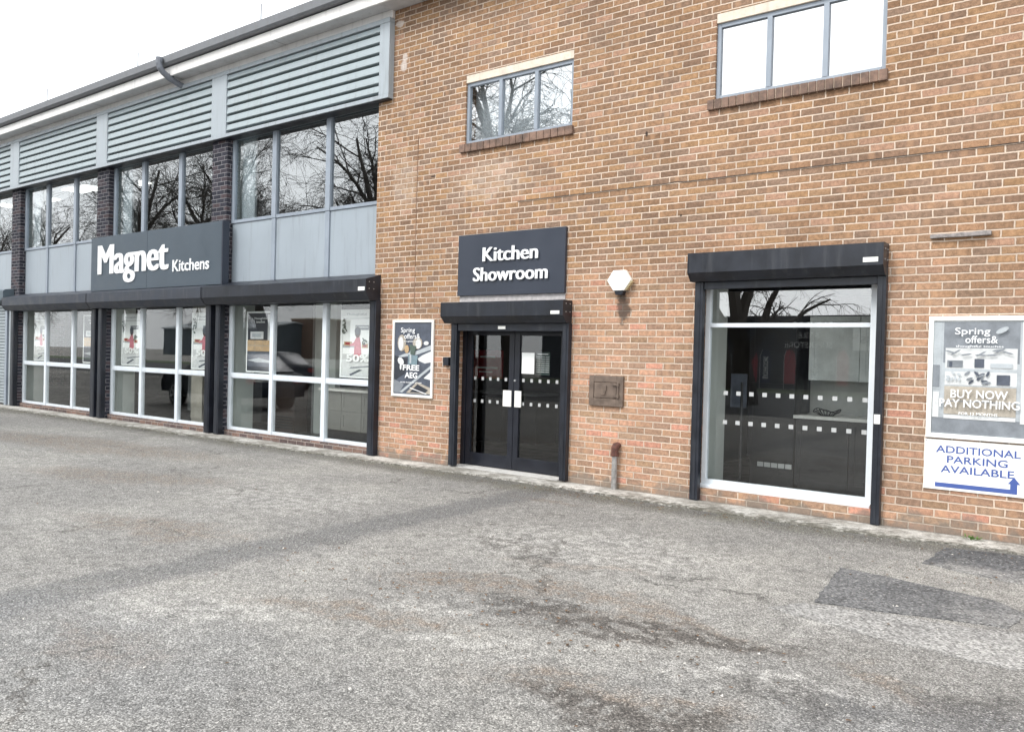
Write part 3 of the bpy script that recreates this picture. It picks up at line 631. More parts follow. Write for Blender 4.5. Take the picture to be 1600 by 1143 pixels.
sl_.build('slat_curtain', 'shutter_grey', t)
MB().box(-21.97, -21.86, -.09, -.002, .02, 2.45).build('guide_rail', 'frame_grey', t, .003)
MB().box(-21.78, -21.70, -.07, -.002, .02, 2.4).build('guide_rail', 'shutter_grey', t, .003)
MB().prism_x([(-.003, 2.85), (-.2, 2.82), (-.25, 2.78), (-.25, 2.56), (-.003, 2.5)], -25.8, -21.7).build('housing', plain('grey_housing', lin(84, 96, 104), .5), t)

# ================================================================ SIGNS
t = thing('shop_sign', 'long slate grey name board with big white letters over the shop windows', 'sign', (-15.2, 0, 2.6))
pn = MB(); pn.box(-17.6, -15.345, -.11, -.05, 2.665, 3.78); pn.box(-15.338, -12.84, -.11, -.05, 2.665, 3.78); pn.build('panel', 'sign_slate', t, .003)
rt_ = MB(); rt_.box(-12.835, -12.80, -.112, .02, 2.66, 3.785); rt_.box(-17.6, -12.84, -.049, -.005, 2.67, 3.775); rt_.build('side_return', 'sign_dark', t)
text('Magnet', -17.29, -14.545, 2.805, 3.60, -.112, 'white', t, 'large_lettering', 0, .014, fat=.04)
text('Kitchens', -14.40, -13.195, 2.945, 3.165, -.112, 'white', t, 'small_lettering', .012, .012)
t = thing('shop_sign', 'square charcoal sign with two lines of raised white letters above the doors', 'sign', (-6.48, 0, 2.33))
MB().box(-7.355, -5.613, -.045, -.003, 2.333, 3.147).build('panel', 'sign_dark', t, .003)
text('Kitchen', -6.91, -6.008, 2.775, 2.958, -.058, 'white', t, 'lettering', 0, .012, fat=.03); text('Showroom', -7.067, -5.852, 2.517, 2.698, -.058, 'white', t, 'lettering', 0, .012, fat=.03)

def frame_poster(t, x0, x1, z0, z1, f, base, y=-.004, fm='white_plastic'):
    b = MB(); d = .028
    b.box(x0, x0 + f, y - d, y, z0, z1); b.box(x1 - f, x1, y - d, y, z0, z1); b.box(x0 + f, x1 - f, y - d, y, z0, z0 + f); b.box(x0 + f, x1 - f, y - d, y, z1 - f, z1)
    b.build('frame', fm, t, .003)
    return y - .012
def layer(shapes, t, y, name='print'):
    """flat printed shapes: list of (material, polygon in x,z); each a hair in front of the last"""
    names = []; b = MB()
    for k, (mt, poly) in enumerate(shapes):
        if mt not in names: names.append(mt)
        b.prism_y(poly, y - .0006 * (k + 1), y - .0006 * k - .0001 if k else y + .004, names.index(mt))
    o = b.build(name, names, t); return y - .0006 * (len(shapes) + 1)
def rect(a, c, d, e): return [(a, d), (c, d), (c, e), (a, e)]
# poster by the door
t = thing('poster', 'framed dark grey offer poster with tulips hung left of the doors', 'poster', (-8.2, 0, .92))
x0, x1, z0, z1 = -8.60, -7.795, .918, 2.015
y = frame_poster(t, x0, x1, z0, z1, .035, None)
P = lambda u, v: (x0 + (x1 - x0) * u, z0 + (z1 - z0) * v)
sh_ = [('pic_dark', rect(x0 + .034, x1 - .034, z0 + .034, z1 - .034)),
       ('pic_light', [P(.05, .5), P(.3, .56), P(.6, .6), P(.95, .68), P(.95, .62), P(.6, .55), P(.3, .52)]),
       ('pic_pale', [P(.62, .5), P(.75, .55), P(.95, .6), P(.95, .46), P(.8, .44), P(.66, .47)]),
       ('pic_black', [P(.05, .53), P(.38, .5), P(.32, .3), P(.05, .2)]),
       ('pic_mid', [P(.05, .22), P(.3, .16), P(.2, .05), P(.05, .05)]), ('pic_light', [P(.2, .06), P(.95, .42), P(.95, .38), P(.26, .05)]),
       ('pic_pale', [P(.78, .25), P(.95, .34), P(.95, .23)]), ('pic_wood', [P(.36, .05), P(.62, .2), P(.95, .13), P(.95, .05)]), ('pic_black', [P(.45, .06), P(.64, .17), P(.9, .1), P(.82, .06)]),
       ('white', [P(.45, .115), P(.86, .045), P(.86, .055), P(.45, .125)]),
       ('pic_wood', ell(*P(.23, .7), .085, .12, 12)), ('pic_pale', ell(*P(.21, .69), .05, .10, 12)), ('pic_wood', ell(*P(.62, .7), .095, .085, 12)), ('pic_pale', ell(*P(.64, .69), .055, .07, 12)),
       ('pic_pale', ell(*P(.83, .7), .05, .03, 10)), ('pic_oak', ell(*P(.36, .62), .045, .06, 10)), ('pic_pale', ell(*P(.22, .46), .07, .05, 10, -.6)), ('pic_pale', ell(*P(.22, .39), .02, .05, 8)),
       ('pic_teal', [P(.41, .42), P(.62, .42), P(.64, .54), P(.40, .55)]), ('pic_light', [P(.44, .44), P(.48, .44), P(.48, .6), P(.44, .6)]), ('pic_green', [P(.46, .55), P(.56, .55), P(.6, .66), P(.43, .68)])]
y = layer(sh_, t, y)
for body, a, c, d, e, bo in (('Spring', -8.43, -8.15, 1.815, 1.905, .006), ('offers&', -8.36, -8.05, 1.745, 1.82, .006), ('thoughtful touches', -8.37, -8.03, 1.695, 1.72, .01), ('FREE', -8.375, -8.05, 1.295, 1.375, .03), ('AEG', -8.335, -8.085, 1.185, 1.27, .03), ('HOB WORTH £1,199', -8.42, -8.0, 1.11, 1.133, .01)):
    text(body, a, c, d, e, y, 'white', t, 'lettering', bo, .001)
# offer poster right edge
t = thing('poster', 'framed pale grey kitchen offer poster at the right end of the wall', 'poster', (-1.1, 0, .9))
x0, x1, z0, z1 = -1.545, -.70, .893, 2.01
y = frame_poster(t, x0, x1, z0, z1, .042, None)
P = lambda u, v: (x0 + (x1 - x0) * u, z0 + (z1 - z0) * v)
sh_ = [('pic_light', rect(x0 + .041, x1 - .041, z0 + .041, z1 - .041)), ('pic_mid', [P(.05, .04), P(.95, .04), P(.95, .17), P(.05, .17)]),
       ('pic_mid', rect(*[P(.15, 0)[0], P(.86, 0)[0]], P(0, .62)[1], P(0, .95)[1])), ('pic_pale', rect(P(.17, 0)[0], P(.84, 0)[0], P(0, .44)[1], P(0, .74)[1])),
       ('pic_light', rect(P(.17, 0)[0], P(.84, 0)[0], P(0, .55)[1], P(0, .575)[1])), ('pic_light', rect(P(.05, 0)[0], P(.13, 0)[0], P(0, .4)[1], P(0, .95)[1])),
       ('pic_wood', rect(P(.17, 0)[0], P(.84, 0)[0], P(0, .2)[1], P(0, .43)[1])), ('pic_mid', rect(P(.17, 0)[0], P(.84, 0)[0], P(0, .305)[1], P(0, .312)[1])),
       ('pic_pale', rect(P(.17, 0)[0], P(.84, 0)[0], P(0, .165)[1], P(0, .195)[1])), ('pic_pale', rect(P(.88, 0)[0], P(.94, 0)[0], P(0, .15)[1], P(0, .95)[1])),
       ('pic_pale', rect(P(.06, 0)[0], P(.12, 0)[0], P(0, .17)[1], P(0, .38)[1])), ('pic_mid', rect(P(.05, 0)[0], P(.12, 0)[0], P(0, .42)[1], P(0, .6)[1])),
       ('pic_dark', rect(P(.45, 0)[0], P(.54, 0)[0], P(0, .585)[1], P(0, .655)[1])), ('pic_mid', rect(P(.19, 0)[0], P(.34, 0)[0], P(0, .585)[1], P(0, .64)[1])), ('pic_dark', rect(P(.21, 0)[0], P(.24, 0)[0], P(0, .585)[1], P(0, .63)[1])),
       ('pic_light', rect(P(.6, 0)[0], P(.8, 0)[0], P(0, .585)[1], P(0, .62)[1])), ('pic_dark', rect(P(.66, 0)[0], P(.78, 0)[0], P(0, .45)[1], P(0, .53)[1]))]
for k in range(14):
    u, v = random.uniform(.38, .62), random.uniform(.46, .54); sh_.append(('pic_dark' if k % 2 else 'pic_mid', ell(*P(u, v), .03, .012, 6, random.uniform(0, 3))))
for k in range(8):
    u, v = random.uniform(.2, .32), random.uniform(.47, .54); sh_.append(('pic_light', ell(*P(u, v), .02, .01, 6, random.uniform(0, 3))))
for k in range(9):
    u, v = random.uniform(.2, .8), random.uniform(.67, .73); sh_.append(('pic_mid', ell(*P(u, v), .05, .008, 6, random.uniform(-.6, .6))))
sh_.append(('pic_light', ell(*P(.70, .885), .055, .022, 10, .5)))
y = layer(sh_, t, y)
for body, a, c, d, e, bo in (('Spring', -1.325, -1.045, 1.825, 1.905, .006), ('offers&', -1.24, -.985, 1.765, 1.832, .006), ('thoughtful touches', -1.315, -.94, 1.722, 1.748, .004), ('BUY NOW', -1.345, -.895, 1.268, 1.345, .014), ('PAY NOTHING', -1.435, -.805, 1.183, 1.258, .014), ('FOR 12 MONTHS', -1.275, -.97, 1.117, 1.143, .012)):
    text(body, a, c, d, e, y, 'white', t, 'lettering', bo, .001)
t = thing('parking_sign', 'white sign with blue additional parking lettering and bent arrow below the poster', 'sign', (-1.1, 0, .42))
MB().box(-1.553, -.695, -.014, -.004, .418, .878).build('panel', 'white_plastic', t, .002)
for body, a, c, d, e in (('ADDITIONAL', -1.455, -.785, .758, .825), ('PARKING', -1.362, -.882, .668, .735), ('AVAILABLE', -1.412, -.83, .578, .645)):
    text(body, a, c, d, e, -.0145, 'blue', t, 'lettering', .015, .001)
MB().prism_y([(-1.455, .443), (-.805, .443), (-.805, .53), (-.782, .53), (-.83, .592), (-.878, .53), (-.858, .53), (-.858, .483), (-1.455, .483)], -.0156, -.0142).build('arrow', 'blue', t)
sc = MB()
for q in ((-1.538, .433), (-1.538, .863), (-.71, .433), (-.71, .863)): sc.tube([(q[0], -.014, q[1]), (q[0], -.0165, q[1])], .006, 8)
sc.build('screws', 'steel', t)

# ================================================================ WALL FITTINGS
t = thing('alarm_box', 'white hexagonal burglar alarm box with black base on the brick wall', 'alarm', (-4.82, 0, 2.28))
hx = [(-4.985, 2.455), (-4.905, 2.572), (-4.745, 2.572), (-4.668, 2.455), (-4.755, 2.335), (-4.90, 2.335)]
MB().prism_y(hx, -.085, -.03).build('cover', 'white_plastic', t, .008)
bk = MB().prism_y([(a + (b_ * 0), b_) for a, b_ in [(-4.968, 2.455), (-4.9, 2.555), (-4.75, 2.555), (-4.685, 2.455), (-4.76, 2.35), (-4.895, 2.35)]], -.03, -.002)
bk.build('back_case', 'cream', t, .004)
gl = MB()
for k in range(6):
    f_ = k / 6; xa = -4.752 + f_ * .08; za = 2.345 + f_ * .105; gl.box(xa - .004, xa + .03, -.07, -.02, za, za + .006)
gl.build('vent_fins', 'cream', t)
MB().prism_y([(-4.89, 2.334), (-4.765, 2.334), (-4.785, 2.285), (-4.87, 2.285)], -.075, -.004).build('strobe_base', 'black_door', t, .004)
t = thing('night_safe', 'small bronze painted wall safe door with heavy hinges', 'safe', (-4.99, 0, .97))
sf = MB(); X0, X1, Z0, Z1 = -5.226, -4.762, .975, 1.336
sf.box(X0, -5.163, -.03, -.002, Z0, Z1); sf.box(-4.85, X1, -.03, -.002, Z0, Z1); sf.box(-5.163, -4.85, -.03, -.002, Z0, 1.065); sf.box(-5.163, -4.85, -.03, -.002, 1.26, Z1)
sf.build('surround', 'safe', t, .004)
MB().box(-5.157, -4.856, -.026, -.004, 1.071, 1.254).build('door', 'safe', t, .004)
hg = MB()
for z in (1.10, 1.235): hg.box(-4.90, -4.835, -.05, -.0305, z - .012, z + .012); hg.tube([(-4.822, -.042, z - .022), (-4.822, -.042, z + .022)], .016, 10)
hg.tube([(-4.822, -.04, 1.125), (-4.822, -.04, 1.21)], .008, 8); hg.build('hinge', 'safe', t, .002)
kh = MB(); kh.box(-5.02, -4.985, -.036, -.0262, 1.155, 1.215); kh.tube([(-5.0, -.04, 1.15), (-5.005, -.045, 1.118), (-5.045, -.045, 1.11)], .007, 8); kh.build('handle', 'safe', t, .002)
t = thing('vent_pipe', 'short galvanised pipe with rusty cap standing against the wall', 'pipe', (-4.83, 0, 0))
MB().tube([(-4.835, -.055, .0), (-4.832, -.055, .40)], .033, 14).build('pipe', 'galv', t, smooth=False)
MB().tube([(-4.832, -.055, .40), (-4.832, -.055, .46), (-4.83, -.055, .495), (-4.822, -.048, .522), (-4.812, -.028, .528), (-4.806, -.003, .522)], [.042, .044, .046, .044, .038, .03], 14).build('cap', 'rust', t)
MB().tube([(-4.832, -.055, .405), (-4.832, -.055, .435)], .05, 14).build('collar', 'rust', t)
cab = MB().tube([(-1.555, -.02, 2.745), (-1.4, -.02, 2.752), (-1.2, -.02, 2.75), (-1.068, -.02, 2.756)], .018, 6)
cab = MB().prism_y([(-1.558, 2.729), (-1.45, 2.731), (-1.3, 2.729), (-1.066, 2.732), (-1.066, 2.771), (-1.13, 2.774), (-1.22, 2.766), (-1.3, 2.769), (-1.4, 2.763), (-1.48, 2.768), (-1.558, 2.763)], -.045, -.002).build('timber_batten', 'wood_grey', None, .004)
tag(cab, 'short weathered timber batten fixed high on the brick wall', 'batten')
pts = [(-5.6 + k * .55, -.008, 3.53 + .0015 * math.sin(k * 2.1)) for k in range(23)]
pts[2] = (-4.3, -.008, 3.532); pts[3] = (-4.15, -.008, 3.545); pts.insert(4, (-4.08, -.008, 3.528))
pts = [(-6.4, -.008, 3.531)] + pts
tag(MB().tube(pts, .0036, 6).build('wall_cable', 'cable'), 'long thin black cable running level across the brick wall', 'cable')
tag(MB().tube([(-8.2, -.005, 4.62), (-8.21, -.005, 3.6), (-8.2, -.005, 2.22), (-8.15, -.005, 2.2), (-7.52, -.005, 2.18)], .004, 6).build('wall_cable', plain('brown_cable', lin(140, 110, 90), .7)), 'thin brown cable dropping down the wall to the door shutter', 'cable')
t = thing('key_switch', 'small black shutter key switch beside the door rail', 'switch', (-7.53, 0, 1.38))
MB().box(-7.575, -7.475, -.06, -.002, 1.385, 1.5).build('case', 'black_door', t, .006); MB().tube([(-7.575, -.03, 1.44), (-7.61, -.02, 1.41), (-7.62, -.006, 1.37)], .006, 6).build('lead', 'white_plastic', t)
# paper notice and opening hours on the door
tag(box(-6.45, -6.248, DY + .0265, DY + .0305, 1.312, 1.588).build('paper_notice', 'paper'), 'blank white paper notice stuck to the right door glass', 'notice')
t = thing('hours_sign', 'dark green opening hours sign inside the right door glass', 'sign', (-6.1, .3, 1.3))
MB().box(-6.27, -6.04, .305, .31, 1.30, 1.60).build('board', plain('dark_green_board', (.016, .035, .03), .5), t)
bb = MB()
for k in range(8): zz = 1.335 + k * .028; bb.box(-6.255, -6.195, .303, .3048, zz, zz + .011); bb.box(-6.185, -6.12, .303, .3048, zz, zz + .011); bb.box(-6.11, -6.05, .303, .3048, zz, zz + .011)
bb.box(-6.24, -6.07, .303, .3048, 1.565, 1.583); bb.build('printed_lines', 'dot', t)

# ================================================================ THINGS INSIDE THE SHOP
def person_poster(t, x0, x1, z0, z1, y):
    P = lambda u, v: (x0 + (x1 - x0) * u, z0 + (z1 - z0) * v)
    r_ = lambda a, c, d, e: [P(a, d), P(c, d), P(c, e), P(a, e)]
    sx = (x1 - x0)
    sh_ = [('paper', r_(0, 1, 0, 1)), ('pic_pale', r_(.06, .94, .03, .88)), ('paper', r_(.08, .92, .35, .86)), ('pic_mid', r_(.45, .85, .70, .77)), ('paper', r_(.47, .83, .735, .745)),
           ('pic_light', r_(.08, .45, .44, .49)), ('pic_oak', r_(.12, .36, .47, .53)), ('pic_red', r_(.16, .3, .485, .52)), ('pic_oak', r_(.66, .84, .44, .5)), ('pic_red', r_(.7, .8, .455, .485)),
           ('pic_pink', [P(.42, .3), P(.66, .3), P(.63, .5), P(.58, .61), P(.5, .6), P(.42, .52), P(.3, .49), P(.3, .46), P(.44, .47)]),
           ('pic_skin', ell(*P(.53, .665), .085 * sx, .11 * sx, 12)), ('pic_dark', ell(*P(.53, .685), .09 * sx, .085 * sx, 12)),
           ('pic_pale', r_(.05, .95, .03, .22)), ('pic_mid', [P(.3, .13), P(.95, .17), P(.95, .19), P(.35, .16)]), ('pic_dark', [P(.35, .03), P(.7, .12), P(.6, .13), P(.3, .05)])]
    for k in range(12): sh_.append(('pic_green', ell(*P(random.uniform(.06, .2), random.uniform(.62, .88)), .045 * sx, .02 * sx, 6, random.uniform(0, 3))))
    for k in range(7): sh_.append(('pic_green', ell(*P(random.uniform(.68, .84), random.uniform(.5, .57)), .035 * sx, .02 * sx, 6, random.uniform(0, 3))))
    y2 = layer(sh_, t, y); 
    text('50%', P(.22, 0)[0], P(.9, 0)[0], P(0, .235)[1], P(0, .345)[1], y2, 'paper', t, 'lettering', .03, .001)
    text('Thoughtful', P(.2, 0)[0], P(.8, 0)[0], P(0, .905)[1], P(0, .945)[1], y2, 'pic_light', t, 'lettering', .01, .001)
def dark_poster(t, x0, x1, z0, z1, y):
    P = lambda u, v: (x0 + (x1 - x0) * u, z0 + (z1 - z0) * v); r_ = lambda a, c, d, e: [P(a, d), P(c, d), P(c, e), P(a, e)]
    y2 = layer([('paper', r_(0, 1, 0, 1)), ('pic_black', r_(.05, .95, .03, .97)), ('pic_pale', r_(.82, .95, .52, .95)), ('pic_pale', r_(.16, .66, .55, .67)), ('pic_light', r_(.22, .58, .58, .64)), ('pic_oak', r_(.05, .95, .35, .53)),
                ('pic_wood', r_(.05, .95, .435, .445)), ('pic_wood', r_(.34, .35, .35, .53)), ('pic_wood', r_(.64, .65, .35, .53)), ('pic_dark', r_(.05, .95, .03, .34)), ('pic_light', [P(.05, .2), P(.5, .24), P(.95, .2), P(.95, .17), P(.4, .17)]), ('pic_black', r_(.05, .95, .03, .1))], t, y)
    text('Thoughtful', P(.3, 0)[0], P(.8, 0)[0], P(0, .86)[1], P(0, .9)[1], y2, 'paper', t, 'lettering', .015, .001); text('touches', P(.38, 0)[0], P(.72, 0)[0], P(0, .81)[1], P(0, .85)[1], y2, 'paper', t, 'lettering', .015, .001)
WP = [('p', -10.05, -9.28, 'white offer poster of a figure in pink, in the window nearest the brick wall'), ('d', -12.55, -11.8, 'dark drawer poster in the left light of the window nearest the brick wall'),
      ('p', -16.95, -16.15, 'white offer poster in the left light of the window under the name board'), ('p', -14.3, -13.45, 'white offer poster in the right light of the window under the name board'),
      ('p', -21.15, -20.4, 'white offer poster in the farthest glazed window'), ('d', -18.65, -17.85, 'dark drawer poster in the farthest glazed window')]
for kd, a, c, lb in WP:
    t = thing('window_poster', lb, 'poster', ((a + c) / 2, .24, 1.13), 'posters hanging in the shop windows')
    (person_poster if kd == 'p' else dark_poster)(t, a, c, 1.13, 2.2, .24)
def cabinet(t, x0, x1, y0, y1, z0, z1, nd, mat, handle=True, rows=1):
    MB().box(x0, x1, y0 + .022, y1, z0, z1).build('carcass', mat, t)
    for r_ in range(rows):
        for k in range(nd):
            a = x0 + (x1 - x0) * k / nd + .004; c = x0 + (x1 - x0) * (k + 1) / nd - .004; d = z0 + (z1 - z0) * r_ / rows + .004; e = z0 + (z1 - z0) * (r_ + 1) / rows - .004
            b = MB(); b.box(a, c, y0 + .006, y0 + .021, d, e); s_ = .06
            b.box(a, a + s_, y0, y0 + .0055, d, e); b.box(c - s_, c, y0, y0 + .0055, d, e); b.box(a + s_, c - s_, y0, y0 + .0055, d, d + s_); b.box(a + s_, c - s_, y0, y0 + .0055, e - s_, e)
            dd = b.build('cabinet_door', mat, t)
            if handle: MB().box((a + c) / 2 - .06, (a + c) / 2 + .06, y0 - .02, y0 - .01, e - .05, e - .04).build('handle', 'steel', dd)
t = thing('kitchen_units', 'dark base units with pale worktop behind the single display window', 'kitchen units', (-2.6, 1.2, .03))
cabinet(t, -3.15, -1.95, 1.2, 1.8, .12, .9, 2, 'unit_dark', False); MB().box(-3.17, -1.93, 1.17, 1.8, .902, .94).build('worktop', 'worktop', t, .003); MB().box(-3.12, -1.95, 1.26, 1.75, .03, .118).build('plinth', 'unit_dark', t)
MB().box(-3.2, -1.93, 1.801, 1.83, .03, 1.34).build('splashback', plain('pale_splashback', lin(186, 188, 184), .4), t)
cabinet(t, -3.1, -1.95, 1.45, 1.8, 1.345, 2.1, 2, plain('pale_wall_unit', lin(214, 220, 218), .4), False)
t = thing('tall_unit', 'tall charcoal unit standing left of the pale worktop', 'cabinet', (-3.5, 1.25, .03))
cabinet(t, -3.75, -3.18, 1.25, 1.85, .4, 2.2, 1, 'unit_dark', False, 2); MB().box(-3.73, -3.2, 1.31, 1.8, .03, .398).build('plinth', 'unit_dark', t)
gv = MB()
for k in range(5): gv.box(-3.63 + k * .085, -3.557 + k * .085, 1.296, 1.309, .285, .34)
gv.build('plinth_grille', 'dot', t)
t = thing('fruit_bowl', 'wire fruit bowl on the pale worktop', 'bowl', (-2.85, 1.35, .94))
wb = MB()
for k in range(20):
    a = 2 * math.pi * k / 20; wb.tube([(-2.85 + .07 * math.cos(a), 1.38 + .07 * math.sin(a), .943), (-2.85 + .15 * math.cos(a), 1.38 + .15 * math.sin(a), 1.0 + .02 * math.sin(3 * a))], .004, 4)
wb.tube([(-2.85 + .15 * math.cos(a), 1.38 + .15 * math.sin(a), 1.0 + .02 * math.sin(3 * a)) for a in np.linspace(0, 2 * math.pi, 25)], .005, 5); wb.tube([(-2.85 + .07 * math.cos(a), 1.38 + .07 * math.sin(a), .944) for a in np.linspace(0, 2 * math.pi, 17)], .005, 5)
wb.build('wire_basket', 'cable', t)
t = thing('display_stand', 'slim grey sign stand on a flat base behind the single display window', 'stand', (-3.75, .95, .03))
MB().box(-3.98, -3.5, .85, 1.1, .03, .045).build('base', 'dot', t, .003); MB().tube([(-3.72, .98, .045), (-3.72, .98, 1.3)], .02, 8).build('pole', 'unit_dark', t); MB().box(-3.86, -3.66, .97, .985, 1.0, 1.4).build('board', 'pic_dark', t)
# behind the glazed bays
t = thing('kitchen_island', 'grey panelled island behind the shop window nearest the brick wall', 'kitchen units', (-10.6, 1.6, .03))
cabinet(t, -11.2, -9.2, .85, 1.6, .2, .86, 4, plain('taupe_cabinet', lin(122, 122, 118), .45, 0, .06), False, 2); MB().box(-11.2, -9.2, .9, 1.58, .03, .198).build('plinth', 'unit_dark', t); MB().box(-11.25, -9.15, .8, 1.63, .862, .9).build('worktop', 'worktop', t, .003)
t = thing('display_wall', 'pale display partition behind the middle light of the nearest shop window', 'partition', (-11.6, 1.2, .03)); MB().box(-12.0, -11.4, 1.3, 1.42, .03, 2.6).build('panel', 'wall_in', t); MB().box(-12.02, -11.98, 1.28, 1.44, .03, 2.6).build('edge_strip', 'unit_grey', t)
t = thing('radiator_cover', 'dark slatted unit behind the left light of the nearest shop window', 'cabinet', (-12.7, 1.1, .03)); MB().box(-12.85, -12.15, 1.0, 1.3, .03, .95).build('case', plain('walnut_unit', lin(58, 46, 42), .5), t)
sl_ = MB()
for k in range(5): sl_.box(-12.82, -12.18, .985, .999, .1 + k * .05, .125 + k * .05)
sl_.build('slats', 'unit_dark', t)
for (x, lb) in ((-15.35, 'tall pale larder panel behind the window under the name board'), (-19.6, 'tall pale larder panel behind the farthest glazed window')):
    t = thing('larder_panel', lb, 'cabinet', (x, 1.2, .03), 'larder panels in the shop'); MB().box(x, x + .4, .9, 1.5, .03, 2.45).build('panel', plain('stone_panel', lin(150, 146, 136), .6), t); MB().box(x + .002, x + .398, .885, .899, .1, 2.4).build('door', plain('stone_door', lin(160, 156, 146), .5), t)
t = thing('kitchen_units', 'grey base units with pale worktop behind the window under the name board', 'kitchen units', (-15.9, 2, .03))
cabinet(t, -17.0, -15.5, 1.8, 2.4, .12, .9, 3, 'unit_grey'); MB().box(-17.05, -15.5, 1.77, 2.4, .902, .94).build('worktop', 'worktop', t, .003)
t = thing('kitchen_units', 'charcoal units with pale worktop behind the right light under the name board', 'kitchen units', (-14, 1.6, .03))
cabinet(t, -14.7, -13.4, 1.2, 1.8, .12, .9, 2, 'unit_dark'); MB().box(-14.72, -13.38, 1.17, 1.82, .902, .94).build('worktop', 'worktop', t, .003)
t = thing('interior_column', 'square grey column inside the double doors', 'column', (-6.3, 2.6, .03)); MB().box(-6.75, -6.3, 2.4, 2.8, .03, 2.6).build('shaft', 'unit_grey', t); MB().box(-6.77, -6.28, 2.38, 2.82, .03, .13).build('skirting', 'wall_in2', t)
t = thing('offer_banner', 'red offer banner inside the left door leaf', 'banner', (-8.3, 1.8, 1.2)); MB().box(-8.35, -7.75, 1.5, 1.512, 1.18, 1.62).build('panel', 'pic_red', t)
bb = MB(); bb.box(-8.2, -7.9, 1.495, 1.4985, 1.5, 1.53); bb.box(-8.25, -7.85, 1.495, 1.4985, 1.33, 1.36); bb.box(-8.22, -7.95, 1.495, 1.4985, 1.27, 1.29); bb.build('printed_line', 'paper', t)
for k, (z, lb) in enumerate(((1.1, 'upper framed picture on the wall inside the right door'), (.7, 'lower framed picture on the wall inside the right door'))):
    t = thing('wall_picture', lb, 'picture', (-5.9, 1.5, z), 'framed pictures inside the doors'); b = MB(); b.box(-5.98, -5.95, 1.2, 1.22, z, z + .33); b.box(-5.68, -5.65, 1.2, 1.22, z, z + .33); b.box(-5.95, -5.68, 1.2, 1.22, z, z + .03); b.box(-5.95, -5.68, 1.2, 1.22, z + .3, z + .33); b.build('frame', 'dot', t); MB().box(-5.95, -5.68, 1.212, 1.219, z + .03, z + .3).build('print', 'pic_dark', t)
t = thing('dark_partition', 'black display partition inside the right door', 'partition', (-5.8, 1.3, .03)); MB().box(-6.02, -5.4, 1.23, 1.3, .03, 2.3).build('panel', 'unit_dark', t); MB().box(-6.02, -5.6, 1.1, 1.22, .2, .45).build('leaflet_box', 'unit_grey', t)
t = thing('kitchen_units', 'low dark units seen through the left door leaf', 'kitchen units', (-8, 2.2, .03)); cabinet(t, -9.0, -7.6, 2.2, 2.8, .12, .9, 2, 'unit_dark', True); MB().box(-9.02, -7.58, 2.17, 2.8, .902, .94).build('worktop', 'unit_grey', t)

# ================================================================ WEED AND LITTER
t = thing('weed', 'small green weed growing at the foot of the wall', 'plant', (-1.12, -.12, .01)); lf = MB()
for k in range(46):
    a = random.uniform(0, 6.28); r_ = random.uniform(.0, .045); L = random.uniform(.02, .05); e = random.uniform(.2, 1.2); bx_, by = -1.12 + 1.6 * r_ * math.cos(a), -.12 + r_ * math.sin(a); z = .014 + random.uniform(0, .012)
    d = Vector((math.cos(a) * math.cos(e), math.sin(a) * math.cos(e), math.sin(e))); s_ = Vector((-math.sin(a), math.cos(a), 0)); p0 = Vector((bx_, by, z))
    lf.add([p0, p0 + d * L * .5 + s_ * L * .22, p0 + d * L, p0 + d * L * .5 - s_ * L * .22], [(0, 1, 2, 3)])
lf.build('leaves', plain('weed_leaf', (.09, .17, .035), .6, 0, .3, 60), t)
def litter(name, mat, spots, size, flat=.25):
    b = MB()
    for (cx, cy, sx, sy, n) in spots:
        for k in range(n):
            x, y = random.gauss(cx, sx), random.gauss(cy, sy)
            if y > -.02: continue
            L = random.uniform(*size); a = random.uniform(0, 6.28); ca, sa = math.cos(a), math.sin(a); z = (.016 if y > -.5 else .008)
            P = [(-.5, 0, .0), (-.1, .3, flat * random.random()), (.5, .08, .12 * random.random()), (.1, -.3, flat * random.random())]
            b.add([(x + (u * ca - v * sa) * L, y + (u * sa + v * ca) * L, z + q * L) for u, v, q in P], [(0, 1, 2), (0, 2, 3)])
    return tag(b.build(name, mat), kind='stuff')
litter('leaf_litter', plain('dead_leaf', (.13, .075, .04), .9, 0, .5, 40), [(-4.0, -4.4, .9, .3, 170), (-5.1, -.75, .8, .15, 120), (-2.4, -4.5, .6, .3, 90), (-3, -.65, 2, .12, 160), (-12, -.6, 6, .12, 200), (-1.1, -1.6, .4, .3, 40), (-7, -3, 4, 2, 80)], (.012, .034))
litter('pale_grit', plain('pale_stone', (.55, .52, .48), .9, 0, .3, 40), [(-6, -3.5, 3.5, 2, 150), (-3, -4.6, 1.2, .6, 60), (-1.2, -.8, 1, .25, 60), (-13, -2, 5, 1.2, 90)], (.008, .026), .5)

